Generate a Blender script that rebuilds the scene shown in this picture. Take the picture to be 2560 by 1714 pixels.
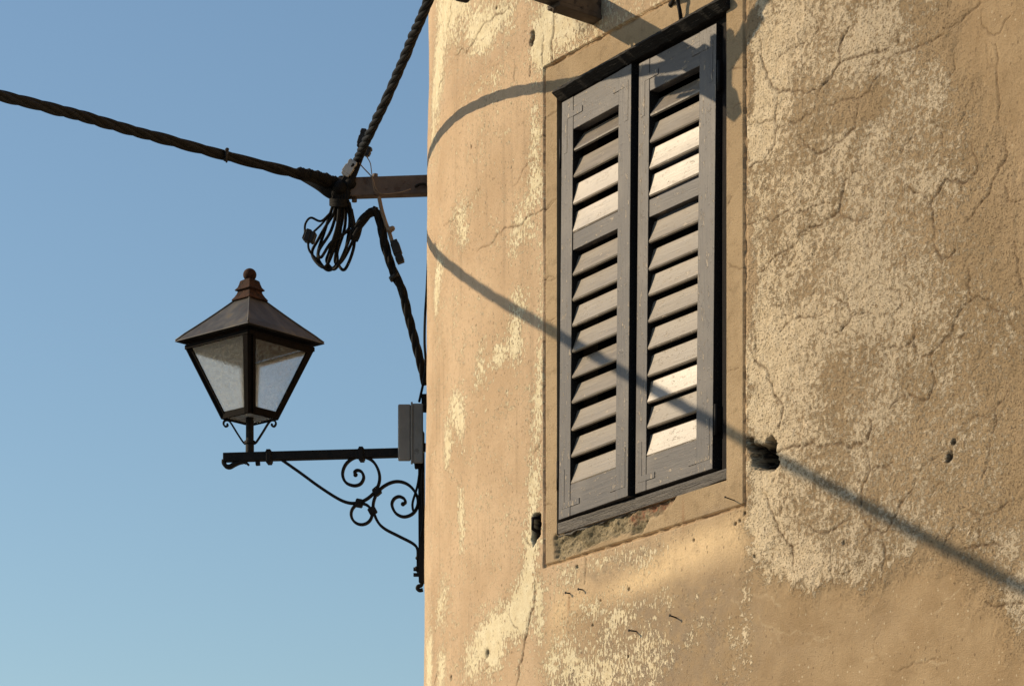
import bpy, bmesh, math, random
import numpy as np
from mathutils import Vector, Matrix, Quaternion

for o in list(bpy.data.objects):
    bpy.data.objects.remove(o, do_unlink=True)
SC = bpy.context.scene
COL = SC.collection
R_ = math.radians

# ------------------------------------------------------------------ camera
H0 = 1.6                                   # eye height
F, CX, HY = 8000.0, 1280.0, 2990.0         # focal length, axis and horizon of the 2560 x 1714 photograph
cam = bpy.data.cameras.new('camera')
cam.sensor_width = 36; cam.lens = 36 * F / 2560
cam.shift_y = (HY - 857) / 2560            # verticals are parallel in the photograph (rise of the lens)
cam.clip_end = 2000
camo = bpy.data.objects.new('camera', cam); COL.objects.link(camo)
camo.location = (0, 0, H0); camo.rotation_euler = (R_(90), 0, 0)
SC.camera = camo

# ------------------------------------------------------------------ light
SUN = Vector((0.874, -0.172, -0.444)).normalized()     # the way the light travels
world = bpy.data.worlds.new('World'); SC.world = world; world.use_nodes = True
wn = world.node_tree.nodes; wl = world.node_tree.links
bg = wn['Background']
sky = wn.new('ShaderNodeTexSky'); sky.sky_type = 'NISHITA'; sky.sun_disc = False
sky.sun_elevation = math.asin(-SUN.z)
sky.sun_rotation = math.atan2(-SUN.x, -SUN.y)
sky.altitude = 50; sky.air_density = 1.2; sky.dust_density = 0.6; sky.ozone_density = 2.3
tint = wn.new('ShaderNodeMix'); tint.data_type = 'RGBA'; tint.blend_type = 'MULTIPLY'; tint.inputs[0].default_value = 1
tint.inputs[7].default_value = (.985, 1.045, 1.05, 1); wl.new(sky.outputs[0], tint.inputs[6])
wl.new(tint.outputs[2], bg.inputs[0]); bg.inputs[1].default_value = 0.118
sl = bpy.data.lights.new('sun', 'SUN'); sl.energy = 4.9; sl.angle = R_(0.5); sl.color = (1.0, 0.795, 0.535)
so = bpy.data.objects.new('sun', sl); COL.objects.link(so)
so.rotation_euler = SUN.to_track_quat('-Z', 'Y').to_euler(); so.location = (-20, 10, 20)
SC.view_settings.view_transform = 'Standard'; SC.view_settings.look = 'None'
SC.view_settings.exposure = 0.0; SC.view_settings.gamma = 1.0
SC.cycles.max_bounces = 8; SC.cycles.transparent_max_bounces = 12

# ------------------------------------------------------------------ wall geometry
PHI = math.atan2(5040, F); S, C = math.sin(PHI), math.cos(PHI)
UP = np.array([S, -C]); NN = np.array([-C, -S])         # along the wall (to the right), out of the wall
P0 = np.array([.384, 9.6])
def flat_a(px, d=0.0):
    k = (px - CX) / F; Q = P0 + d * NN
    return (Q[1] * k - Q[0]) / (S + C * k)
A0 = flat_a(1358)
PA = P0 + A0 * UP
def _sil(R):
    c = PA - R * NN; d = np.linalg.norm(c)
    return CX + F * math.tan(math.atan2(c[0], c[1]) - math.asin(R / d))
lo, hi = .2, 8.
for _ in range(60):
    m = (lo + hi) / 2
    if _sil(m) > 1072: lo = m
    else: hi = m
RAD = lo
CEN = PA - RAD * NN
BASE = Vector((P0[0], P0[1], 0.0)); BROT = math.atan2(-C, S)
def wall_local(s, z, d):
    """s along the wall, z height above the ground, d out of the wall -> building-local xyz (arrays allowed)"""
    s = np.asarray(s, float); d = np.asarray(d, float)
    th = np.clip((A0 - s) / RAD, 0, R_(95)); ex = np.maximum((A0 - s) / RAD - R_(95), 0) * RAD
    x = np.where(s >= A0, s, A0 - (RAD + d) * np.sin(th) - ex * np.cos(th))
    y = np.where(s >= A0, -d, RAD - (RAD + d) * np.cos(th) + ex * np.sin(th))
    return x, y, z
MB_W = Matrix.Translation(BASE) @ Matrix.Rotation(BROT, 4, 'Z')
def W(s, z, d=0.0):
    x, y, zz = wall_local(s, z, d)
    return MB_W @ Vector((float(x), float(y), float(zz)))
def wp(px, py):
    """pixel of the photograph -> (s, z) on the wall's surface"""
    a = flat_a(px)
    if a >= A0:
        D = P0[1] - C * a
        return a, H0 + (HY - py) / F * D
    k = (px - CX) / F
    v = np.array([k, 1.0]); A = v @ v; B = -2 * v @ CEN; Cc = CEN @ CEN - RAD * RAD
    disc = max(B * B - 4 * A * Cc, 0); D = (-B - math.sqrt(disc)) / (2 * A)
    p = D * v - CEN
    lx = p @ UP; ly = p @ (-NN)
    th = math.atan2(-lx, -ly)
    return A0 - RAD * th, H0 + (HY - py) / F * D
def px_at(px, py, D):
    return Vector(((px - CX) / F * D, D, H0 + (HY - py) / F * D))
# the upright plane the lamp and the near cable bracket stand out in (square to the wall, just past its edge)
TH_L = R_(36.5)
sL = A0 - RAD * TH_L
QL = W(sL, 0, 0)
EL = Vector((-math.cos(R_(6.2)), math.sin(R_(6.2)), 0)); NL = Vector((-EL.y, EL.x, 0)).normalized()
if NL.y > 0: NL = -NL
def PL(px, py, off=0.0):
    k = (px - CX) / F
    o = QL + NL * off
    # (o + t*EL): x = k*y
    t = (k * o.y - o.x) / (EL.x - k * EL.y)
    D = o.y + t * EL.y
    return px_at(px, py, D)
MM = PL(900, 900).y / F                    # metres per photograph pixel in that plane

# ------------------------------------------------------------------ helpers
def tag(o, label=None, cat=None, group=None, kind=None):
    if label: o['label'] = label
    if cat: o['category'] = cat
    if group: o['group'] = group
    if kind: o['kind'] = kind
    return o
def empty(name, loc, rz=0.0):
    o = bpy.data.objects.new(name, None); COL.objects.link(o)
    o.location = loc; o.rotation_euler = (0, 0, rz); o.empty_display_size = .1
    return o

class MB:
    """collects shapes (world or local coordinates) and links them as one mesh object"""
    def __init__(s): s.v = []; s.f = []; s.sm = []
    def add(s, vs, fs, smooth=False):
        b = len(s.v); s.v += [Vector(v) for v in vs]
        for f in fs: s.f.append([b + i for i in f]); s.sm.append(smooth)
        return s
    def box(s, x0, x1, y0, y1, z0, z1, shear=0.0, zc=0.0):
        vs = [(x + shear * (z - zc), y, z) for z in (z0, z1) for x, y in ((x0, y0), (x1, y0), (x1, y1), (x0, y1))]
        return s.add(vs, [(0,3,2,1),(4,5,6,7),(0,1,5,4),(1,2,6,5),(2,3,7,6),(3,0,4,7)])
    def bar(s, p, q, w, h, up=Vector((0, 0, 1))):
        p = Vector(p); q = Vector(q); t = (q - p).normalized()
        a = t.cross(up)
        if a.length < 1e-5: a = t.cross(Vector((1, 0, 0)))
        a.normalize(); b = a.cross(t).normalized()
        vs = [e + a * (w / 2 * i) + b * (h / 2 * j) for e in (p, q) for i, j in ((-1,-1),(1,-1),(1,1),(-1,1))]
        return s.add(vs, [(3,2,1,0),(4,5,6,7),(0,1,5,4),(1,2,6,5),(2,3,7,6),(3,0,4,7)])
    def tube(s, pts, r, n=10, cap=True, flat=None):
        """round tube; r may be a list. flat=(normal, w): flat bar, thickness r in the plane, w along normal"""
        pts = [Vector(p) for p in pts]; N = len(pts)
        rr = r if isinstance(r, (list, tuple)) else [r] * N
        ts = [(pts[min(i + 1, N - 1)] - pts[max(i - 1, 0)]).normalized() for i in range(N)]
        a = ts[0].orthogonal().normalized(); vs = []
        for i in range(N):
            if flat:
                nrm = flat[0]; b = ts[i].cross(nrm).normalized()
                vs += [pts[i] + b * (rr[i] * u) + nrm * (flat[1] * w) for u, w in
                       ((-1,-.8),(-.8,-1),(.8,-1),(1,-.8),(1,.8),(.8,1),(-.8,1),(-1,.8))]
                m = 8
            else:
                a = (a - ts[i] * a.dot(ts[i])).normalized(); b = ts[i].cross(a)
                vs += [pts[i] + (a * math.cos(2 * math.pi * k / n) + b * math.sin(2 * math.pi * k / n)) * rr[i] for k in range(n)]
                m = n
        fs = [(i * m + k, i * m + (k + 1) % m, (i + 1) * m + (k + 1) % m, (i + 1) * m + k) for i in range(N - 1) for k in range(m)]
        s.add(vs, fs, True)
        if cap:
            b0 = len(s.v) - len(vs)
            s.f.append([b0 + k for k in range(m)][::-1]); s.sm.append(False)
            s.f.append([b0 + (N - 1) * m + k for k in range(m)]); s.sm.append(False)
        return s
    def ball(s, c, r, n=14, sq=(1, 1, 1)):
        c = Vector(c); vs = []; m = n // 2
        for i in range(m + 1):
            t = math.pi * i / m
            vs += [c + Vector((math.sin(t) * math.cos(2*math.pi*k/n) * r * sq[0], math.sin(t) * math.sin(2*math.pi*k/n) * r * sq[1], math.cos(t) * r * sq[2])) for k in range(n)]
        return s.add(vs, [(i*n+k, (i+1)*n+k, (i+1)*n+(k+1)%n, i*n+(k+1)%n) for i in range(m) for k in range(n)], True)
    def lathe(s, c, prof, n, a0=0.0, smooth=False, caps=True):
        c = Vector(c); vs = [c + Vector((r * math.cos(a0 + 2*math.pi*k/n), r * math.sin(a0 + 2*math.pi*k/n), z)) for r, z in prof for k in range(n)]
        fs = [(i*n+k, i*n+(k+1)%n, (i+1)*n+(k+1)%n, (i+1)*n+k) for i in range(len(prof)-1) for k in range(n)]
        s.add(vs, fs, smooth)
        if caps:
            b0 = len(s.v) - len(vs)
            s.f.append([b0 + k for k in range(n)][::-1]); s.sm.append(False)
            s.f.append([b0 + (len(prof)-1)*n + k for k in range(n)]); s.sm.append(False)
        return s
    def prism(s, poly, t, normal):
        """outline (list of points) given thickness t along -normal"""
        n = len(poly); normal = Vector(normal)
        vs = [Vector(p) for p in poly] + [Vector(p) - normal * t for p in poly]
        return s.add(vs, [list(range(n)), list(range(2*n-1, n-1, -1))] + [(i, n+i, n+(i+1)%n, (i+1)%n) for i in range(n)])
    def build(s, name, m, parent=None, bevel=0.0, pos=None, fix=True):
        me = bpy.data.meshes.new(name)
        off = Vector(pos) if pos is not None else Vector((0, 0, 0))
        if parent is not None and pos is None and not parent.get('local'):
            q = parent
            while q is not None: off = off + q.location; q = q.parent
        me.from_pydata([tuple(v - off) for v in s.v], [], s.f)
        me.polygons.foreach_set('use_smooth', s.sm)
        if fix:
            b = bmesh.new(); b.from_mesh(me); bmesh.ops.recalc_face_normals(b, faces=b.faces); b.to_mesh(me); b.free()
        me.materials.append(m)
        o = bpy.data.objects.new(name, me); COL.objects.link(o)
        if parent is not None: o.parent = parent
        elif pos is not None: o.location = off
        if bevel:
            bv = o.modifiers.new('bevel', 'BEVEL'); bv.width = bevel; bv.segments = 2; bv.limit_method = 'ANGLE'; bv.angle_limit = R_(40)
        return o

def catmull(pts, n=8):
    pts = [Vector(p) for p in pts]; out = []
    P = [pts[0] * 2 - pts[1]] + pts + [pts[-1] * 2 - pts[-2]]
    for i in range(1, len(P) - 2):
        for k in range(n):
            t = k / n; a, b, c, d = P[i-1], P[i], P[i+1], P[i+2]
            out.append(.5 * ((2*b) + (c-a)*t + (2*a-5*b+4*c-d)*t*t + (3*b-a-3*c+d)*t**3))
    out.append(pts[-1]); return out
def resample(pts, step):
    L = [0]
    for a, b in zip(pts, pts[1:]): L.append(L[-1] + (b - a).length)
    n = max(2, int(L[-1] / step)); out = []; j = 0
    for i in range(n + 1):
        t = L[-1] * i / n
        while j < len(L) - 2 and L[j+1] < t: j += 1
        f = (t - L[j]) / max(L[j+1] - L[j], 1e-9); out.append(pts[j].lerp(pts[j+1], min(max(f, 0), 1)))
    return out
def twisted(m, pts, rs, ro, pitch, strands=4, step=.012, n=8, wob=0.0, seed=0):
    """strands wound round a path"""
    pts = resample(pts, step); N = len(pts); rg = random.Random(seed)
    ts = [(pts[min(i+1, N-1)] - pts[max(i-1, 0)]).normalized() for i in range(N)]
    a = ts[0].orthogonal().normalized(); fr = []
    for i in range(N):
        a = (a - ts[i] * a.dot(ts[i])).normalized(); fr.append((a.copy(), ts[i].cross(a)))
    ph = rg.random() * 6; phs = []; x = 0
    for i in range(N):
        x += step / pitch * 2 * math.pi * (1 + wob * math.sin(i * .05 + seed) + wob * .6 * math.sin(i * .17 + 2 * seed)); phs.append(ph + x)
    for k in range(strands):
        path = [pts[i] + (fr[i][0] * math.cos(phs[i] + 2*math.pi*k/strands) + fr[i][1] * math.sin(phs[i] + 2*math.pi*k/strands)) * ro * (1 + .12 * math.sin(i * .11 + k * 2)) for i in range(N)]
        m.tube(path, rs * (1 if k else 1.12), n)
    return m

# ------------------------------------------------------------------ materials
def mat(name):
    m = bpy.data.materials.new(name); m.use_nodes = True
    nt = m.node_tree; return m, nt, nt.nodes['Principled BSDF']
class G:
    """small node-building helper"""
    def __init__(s, nt): s.nt = nt
    def n(s, t, **k):
        o = s.nt.nodes.new(t)
        for a, b in k.items(): setattr(o, a, b)
        return o
    def link(s, a, b): s.nt.links.new(a, b)
    def val(s, sock, v):
        if hasattr(v, 'links'): s.link(v, sock)
        else: sock.default_value = v
    def math(s, op, a, b=0.0, c=0.0, clamp=False):
        o = s.n('ShaderNodeMath', operation=op, use_clamp=clamp)
        for i, v in enumerate((a, b, c)): s.val(o.inputs[i], v)
        return o.outputs[0]
    def mix(s, f, a, b):
        o = s.n('ShaderNodeMix', data_type='RGBA'); o.clamp_factor = True
        s.val(o.inputs[0], f)
        for i, v in ((6, a), (7, b)):
            if hasattr(v, 'links'): s.link(v, o.inputs[i])
            else: o.inputs[i].default_value = (*v, 1)
        return o.outputs[2]
    def noise(s, vec, scale, detail=4, rough=.55, dist=0.0):
        o = s.n('ShaderNodeTexNoise'); o.inputs['Scale'].default_value = scale; o.inputs['Detail'].default_value = detail
        o.inputs['Roughness'].default_value = rough; o.inputs['Distortion'].default_value = dist
        if vec is not None: s.link(vec, o.inputs['Vector'])
        return o.outputs['Fac']
    def step(s, x, a, b):
        o = s.n('ShaderNodeMapRange', interpolation_type='SMOOTHSTEP'); s.val(o.inputs[0], x)
        s.val(o.inputs[1], a); s.val(o.inputs[2], b); o.inputs[3].default_value = 0; o.inputs[4].default_value = 1
        return o.outputs[0]
    def attr(s, name):
        o = s.n('ShaderNodeAttribute', attribute_name=name); return o.outputs['Fac']
    def mapping(s, vec, scale=(1, 1, 1), loc=(0, 0, 0)):
        o = s.n('ShaderNodeMapping'); s.link(vec, o.inputs[0]); o.inputs['Scale'].default_value = scale; o.inputs['Location'].default_value = loc
        return o.outputs[0]
    def bump(s, h, strength, dist, prev=None):
        o = s.n('ShaderNodeBump'); o.inputs['Strength'].default_value = strength; o.inputs['Distance'].default_value = dist
        s.link(h, o.inputs['Height'])
        if prev is not None: s.link(prev, o.inputs['Normal'])
        return o.outputs[0]
    def obj(s, rnd=False):
        t = s.n('ShaderNodeTexCoord').outputs['Object']
        if rnd:
            i = s.n('ShaderNodeObjectInfo'); a = s.n('ShaderNodeVectorMath', operation='ADD'); mu = s.math('MULTIPLY', i.outputs['Random'], 37.0)
            s.link(t, a.inputs[0]); s.link(mu, a.inputs[1]); return a.outputs[0], i.outputs['Random']
        return t

def m_plaster():
    m, nt, b = mat('weathered_plaster'); g = G(nt)
    uv = g.n('ShaderNodeUVMap').outputs[0]
    n1 = g.noise(uv, 3.0, 5, .6); n2 = g.noise(uv, 26, 5, .6); n3 = g.noise(uv, 150, 4, .65); n4 = g.noise(uv, 420, 2, .6)
    pale = g.attr('pale')  # paler plaster to the left, sunlit brightness partly painted into its colour
    tan = g.mix(g.step(n1, .36, .64), (.325, .235, .134), (.405, .298, .180))
    tanp = g.mix(g.step(n1, .36, .64), (.510, .365, .228), (.610, .450, .292))
    tan = g.mix(pale, tan, tanp)
    tan = g.mix(g.math('MULTIPLY', g.step(n2, .45, .75), .30), tan, g.mix(pale, (.29, .205, .118), (.46, .325, .20)))
    och = g.mix(g.step(g.noise(uv, 7, 6, .62), .34, .68), (.318, .222, .122), (.405, .294, .172))
    col = g.mix(g.math('MULTIPLY', g.attr('smooth'), g.math('SUBTRACT', 1.0, g.math('MULTIPLY', pale, .6))), tan, och)
    col = g.mix(g.math('MULTIPLY', g.attr('orange'), g.step(n2, .1, .55)), col, (.74, .555, .33))
    col = g.mix(g.attr('band'), col, g.mix(g.step(n1, .35, .65), (.365, .265, .155), (.445, .33, .20)))
    stn = g.math('MULTIPLY', g.attr('stain'), g.step(n2, .30, .56))
    col = g.mix(stn, col, (.300, .230, .158))
    # cream limewash left in flakes
    fl = g.noise(uv, 58, 7, .66, .1); fl2 = g.noise(uv, 11, 4, .55)
    t = g.math('ADD', g.math('MULTIPLY', g.math('SUBTRACT', fl, .5), 1.45), g.math('MULTIPLY', g.math('SUBTRACT', fl2, .5), .60))
    t = g.math('ADD', t, g.math('MULTIPLY', g.math('SUBTRACT', n3, .5), .95))
    ft = g.noise(g.mapping(uv, (1.0, .42, 1)), 120, 5, .62)
    tl = g.math('ADD', g.math('MULTIPLY', g.math('SUBTRACT', ft, .5), 3.1), g.math('MULTIPLY', g.math('SUBTRACT', fl2, .5), 1.1))
    tl = g.math('ADD', tl, g.math('MULTIPLY', g.math('SUBTRACT', fl, .5), 1.3))
    pf = g.step(pale, .42, .5)
    t = g.math('ADD', g.math('MULTIPLY', t, g.math('SUBTRACT', 1.0, pf)), g.math('MULTIPLY', tl, pf))
    t = g.math('ADD', t, g.attr('cream'))
    cr = g.step(t, .46, .545)
    crc = g.mix(pale, g.mix(g.step(n2, .3, .7), (.66, .53, .355), (.78, .65, .46)), g.mix(g.step(n2, .3, .7), (.72, .62, .40), (.82, .74, .52)))
    crc = g.mix(g.math('MULTIPLY', g.attr('grey'), .45), crc, (.42, .36, .275))
    col = g.mix(g.math('MULTIPLY', cr, .92), col, crc)
    col = g.mix(g.attr('vein'), col, (.56, .45, .30))
    # pale specks in the smooth coat, dark pits everywhere
    vo = g.n('ShaderNodeTexVoronoi'); vo.inputs['Scale'].default_value = 75; vo.inputs['Randomness'].default_value = 1; g.link(uv, vo.inputs['Vector'])
    sp = g.math('MULTIPLY', g.math('LESS_THAN', vo.outputs['Distance'], g.math('MULTIPLY', g.n('ShaderNodeSeparateColor').outputs[0], 0)), 0)
    sc_ = g.n('ShaderNodeSeparateColor'); g.link(vo.outputs['Color'], sc_.inputs[0])
    sp = g.math('LESS_THAN', vo.outputs['Distance'], g.math('MULTIPLY', g.math('POWER', sc_.outputs[0], 3.0), .30))
    sp = g.math('MULTIPLY', sp, g.math('MULTIPLY', g.math('MULTIPLY', g.attr('specks'), .8), g.step(n1, .40, .54)))
    col = g.mix(sp, col, (.55, .45, .31))
    vp = g.n('ShaderNodeTexVoronoi'); vp.inputs['Scale'].default_value = 95; g.link(g.mapping(uv, (1, .7, 1)), vp.inputs['Vector'])
    sp2 = g.n('ShaderNodeSeparateColor'); g.link(vp.outputs['Color'], sp2.inputs[0])
    pit = g.math('LESS_THAN', vp.outputs['Distance'], g.math('MULTIPLY', g.math('POWER', sp2.outputs[1], 6.0), .36))
    pit = g.math('MULTIPLY', pit, g.math('SUBTRACT', 1.0, g.math('MULTIPLY', g.attr('band'), .7)))
    col = g.mix(g.math('MULTIPLY', pit, .5), col, (.15, .10, .06))
    col = g.mix(g.math('MULTIPLY', g.step(n3, .46, .74), g.math('ADD', .30, g.math('MULTIPLY', g.attr('rough'), .35))), col, g.mix(pale, (.20, .135, .075), (.34, .235, .14)))
    gp = g.math('MULTIPLY', g.step(g.noise(uv, 150, 3, .55), .60, .64), g.attr('rough'))
    col = g.mix(g.math('MULTIPLY', gp, .5), col, (.185, .122, .062))
    sk = g.noise(g.mapping(uv, (1, .07, 1)), 22, 4, .6)
    col = g.mix(g.math('MULTIPLY', g.step(sk, .52, .72), g.math('MULTIPLY', pale, .30)), col, (.24, .175, .115))
    col = g.mix(g.math('MULTIPLY', g.math('MULTIPLY', g.attr('band'), g.step(n2, .50, .68)), .5), col, (.25, .18, .10))
    # bare rubble under the sill
    vs = g.n('ShaderNodeTexVoronoi'); vs.inputs['Scale'].default_value = 17; g.link(uv, vs.inputs['Vector'])
    ss = g.n('ShaderNodeSeparateColor'); g.link(vs.outputs['Color'], ss.inputs[0])
    stc = g.mix(g.step(ss.outputs[0], .2, .8), (.20, .165, .10), (.34, .275, .17))
    stc = g.mix(g.math('MULTIPLY', g.attr('brick'), g.step(n2, .35, .6)), stc, (.27, .11, .06))
    stc = g.mix(g.step(n3, .40, .70), stc, (.11, .09, .055))
    col = g.mix(g.attr('stone'), col, stc)
    col = g.mix(g.math('MULTIPLY', g.attr('rust'), .7), col, (.27, .12, .05))
    col = g.mix(g.math('MULTIPLY', g.attr('crack'), .85), col, (.125, .078, .042))
    col = g.mix(g.attr('dark'), col, (.012, .009, .007))
    g.link(col, b.inputs['Base Color']); b.inputs['Roughness'].default_value = .88; b.inputs['Specular IOR Level'].default_value = .25
    rough = g.attr('rough')
    h = g.math('ADD', g.math('MULTIPLY', n3, g.math('ADD', g.math('MULTIPLY', rough, .45), .70)), g.math('MULTIPLY', n4, .6))
    h = g.math('ADD', h, g.math('MULTIPLY', cr, g.math('ADD', .60, g.math('MULTIPLY', pale, .55)))); n5 = g.noise(uv, 240, 3, .6); h = g.math('ADD', h, g.math('MULTIPLY', g.math('MULTIPLY', n5, rough), 1.3))
    h = g.math('SUBTRACT', h, g.math('MULTIPLY', pit, .7)); h = g.math('SUBTRACT', h, g.math('MULTIPLY', gp, 1.5))
    h = g.math('ADD', h, g.math('MULTIPLY', g.math('MULTIPLY', n2, rough), 2.2))
    g.link(g.bump(h, 1.0, .0044), b.inputs['Normal'])
    return m

def m_simple(name, c1, c2, rough, scale=20, bump=.0, metal=0.0, chips=None, stretch=(1, 1, 1), spec=.5, rnd=False, bscale=None, bdist=.002):
    m, nt, b = mat(name); g = G(nt)
    if rnd: v, r = g.obj(True)
    else: v = g.obj()
    v = g.mapping(v, stretch)
    n = g.noise(v, scale, 5, .6); col = g.mix(g.step(n, .32, .68), c1, c2)
    h = g.noise(v, bscale or scale * 3, 4, .6)
    if chips:
        k = g.noise(v, chips[1], 5, .65); f = g.step(k, chips[2], chips[2] + .05); col = g.mix(f, col, chips[0])
        h = g.math('SUBTRACT', h, g.math('MULTIPLY', f, .5))
    g.link(col, b.inputs['Base Color']); b.inputs['Roughness'].default_value = rough; b.inputs['Metallic'].default_value = metal
    b.inputs['Specular IOR Level'].default_value = spec
    if bump: g.link(g.bump(h, bump, bdist), b.inputs['Normal'])
    return m

def m_paint(name, slat, gloss=False, chip=.605, rail=False):
    """old grey oil paint on wood: grain along the board, blisters, worn flakes"""
    m, nt, b = mat(name); g = G(nt)
    v, r = g.obj(True)
    st = (2.2, 40, 40) if slat else (34, 34, 2.2)
    gr = g.noise(g.mapping(v, st), 3.2, 5, .65)
    gf = g.noise(g.mapping(v, tuple(3 * q for q in st)), 3.0, 4, .6)
    lo_ = g.noise(v, 5, 4, .6)
    c = g.mix(g.step(gr, .3, .7), (.128, .107, .084), (.188, .158, .124)) if slat and not rail else g.mix(g.step(gr, .3, .7), (.064, .060, .062), (.104, .096, .094))
    c = g.mix(g.math('MULTIPLY', g.step(lo_, .45, .7), .5), c, (.165, .148, .132))
    ch = g.noise(g.mapping(v, (20, 40, 60) if slat else (60, 60, 22)), 1.4, 5, .7)
    f = g.step(ch, chip, chip + .025)
    c = g.mix(g.math('MULTIPLY', f, .75), c, (.33, .27, .20))
    dk = g.step(gf, .66, .74); c = g.mix(g.math('MULTIPLY', dk, .6), c, (.05, .045, .042))
    if gloss: c = g.mix(g.math('MULTIPLY', g.step(lo_, .3, .7), .55), c, (.36, .30, .235))  # paler tone painted in to strengthen the sun glint on these slats
    g.link(c, b.inputs['Base Color'])
    g.link(g.math('ADD', .30 if gloss else .36 if rail else .34 if slat else .36, g.math('MULTIPLY', gr, .26 if slat else .26)), b.inputs['Roughness'])
    b.inputs['Specular IOR Level'].default_value = .85 if gloss else .26 if rail else .45 if slat else .26
    h = g.math('ADD', g.math('MULTIPLY', gr, .8), g.math('MULTIPLY', gf, .35)); h = g.math('ADD', h, g.math('MULTIPLY', f, .6))
    bl = g.noise(v, 90, 3, .5); h = g.math('ADD', h, g.math('MULTIPLY', g.step(bl, .6, .8), .5))
    g.link(g.bump(h, .55, .0014 if slat else .0022), b.inputs['Normal'])
    return m

def m_glass(name='frosted_glass', trans=.28, rgh=.38, ior=1.07, dif=.10):
    m, nt, b = mat(name); g = G(nt)
    nt.nodes.remove(b); out = nt.nodes['Material Output']
    v = g.obj()
    n = g.noise(v, 60, 4, .6); bp = g.bump(n, .7, .004)
    tr = g.n('ShaderNodeBsdfTranslucent'); tr.inputs[0].default_value = (.80, .83, .82, 1); g.link(bp, tr.inputs['Normal'])
    tp = g.n('ShaderNodeBsdfRefraction'); tp.inputs[0].default_value = (.90, .93, .93, 1); tp.inputs['Roughness'].default_value = rgh; tp.inputs['IOR'].default_value = ior; g.link(bp, tp.inputs['Normal'])
    gl = g.n('ShaderNodeBsdfGlossy'); gl.inputs['Roughness'].default_value = .3; g.link(bp, gl.inputs['Normal']); gl.inputs[0].default_value = (.8, .8, .8, 1)
    df = g.n('ShaderNodeBsdfDiffuse'); df.inputs[0].default_value = (.42, .43, .40, 1); g.link(bp, df.inputs['Normal'])
    m1 = g.n('ShaderNodeMixShader'); g.link(g.math('ADD', trans, g.math('MULTIPLY', g.step(n, .35, .65), .16)), m1.inputs[0]); g.link(tp.outputs[0], m1.inputs[1]); g.link(tr.outputs[0], m1.inputs[2])
    m3 = g.n('ShaderNodeMixShader'); m3.inputs[0].default_value = dif; g.link(m1.outputs[0], m3.inputs[1]); g.link(df.outputs[0], m3.inputs[2])
    m2 = g.n('ShaderNodeMixShader'); m2.inputs[0].default_value = .07; g.link(m3.outputs[0], m2.inputs[1]); g.link(gl.outputs[0], m2.inputs[2])
    g.link(m2.outputs[0], out.inputs[0])
    return m

def m_roofmetal():
    m, nt, b = mat('lantern_sheet_metal'); g = G(nt); v = g.obj()
    n = g.noise(g.mapping(v, (9, 9, 2.0)), 2.0, 5, .6); n2 = g.noise(v, 45, 4, .6)
    c = g.mix(g.step(n, .35, .68), (.032, .029, .026), (.070, .064, .055))
    c = g.mix(g.math('MULTIPLY', g.step(n, .58, .72), .7), c, (.105, .080, .042))
    c = g.mix(g.math('MULTIPLY', g.step(n2, .6, .7), .5), c, (.075, .032, .016))
    g.link(c, b.inputs['Base Color']); b.inputs['Roughness'].default_value = .55; b.inputs['Specular IOR Level'].default_value = .35
    g.link(g.bump(n2, .3, .002), b.inputs['Normal'])
    return m

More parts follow.
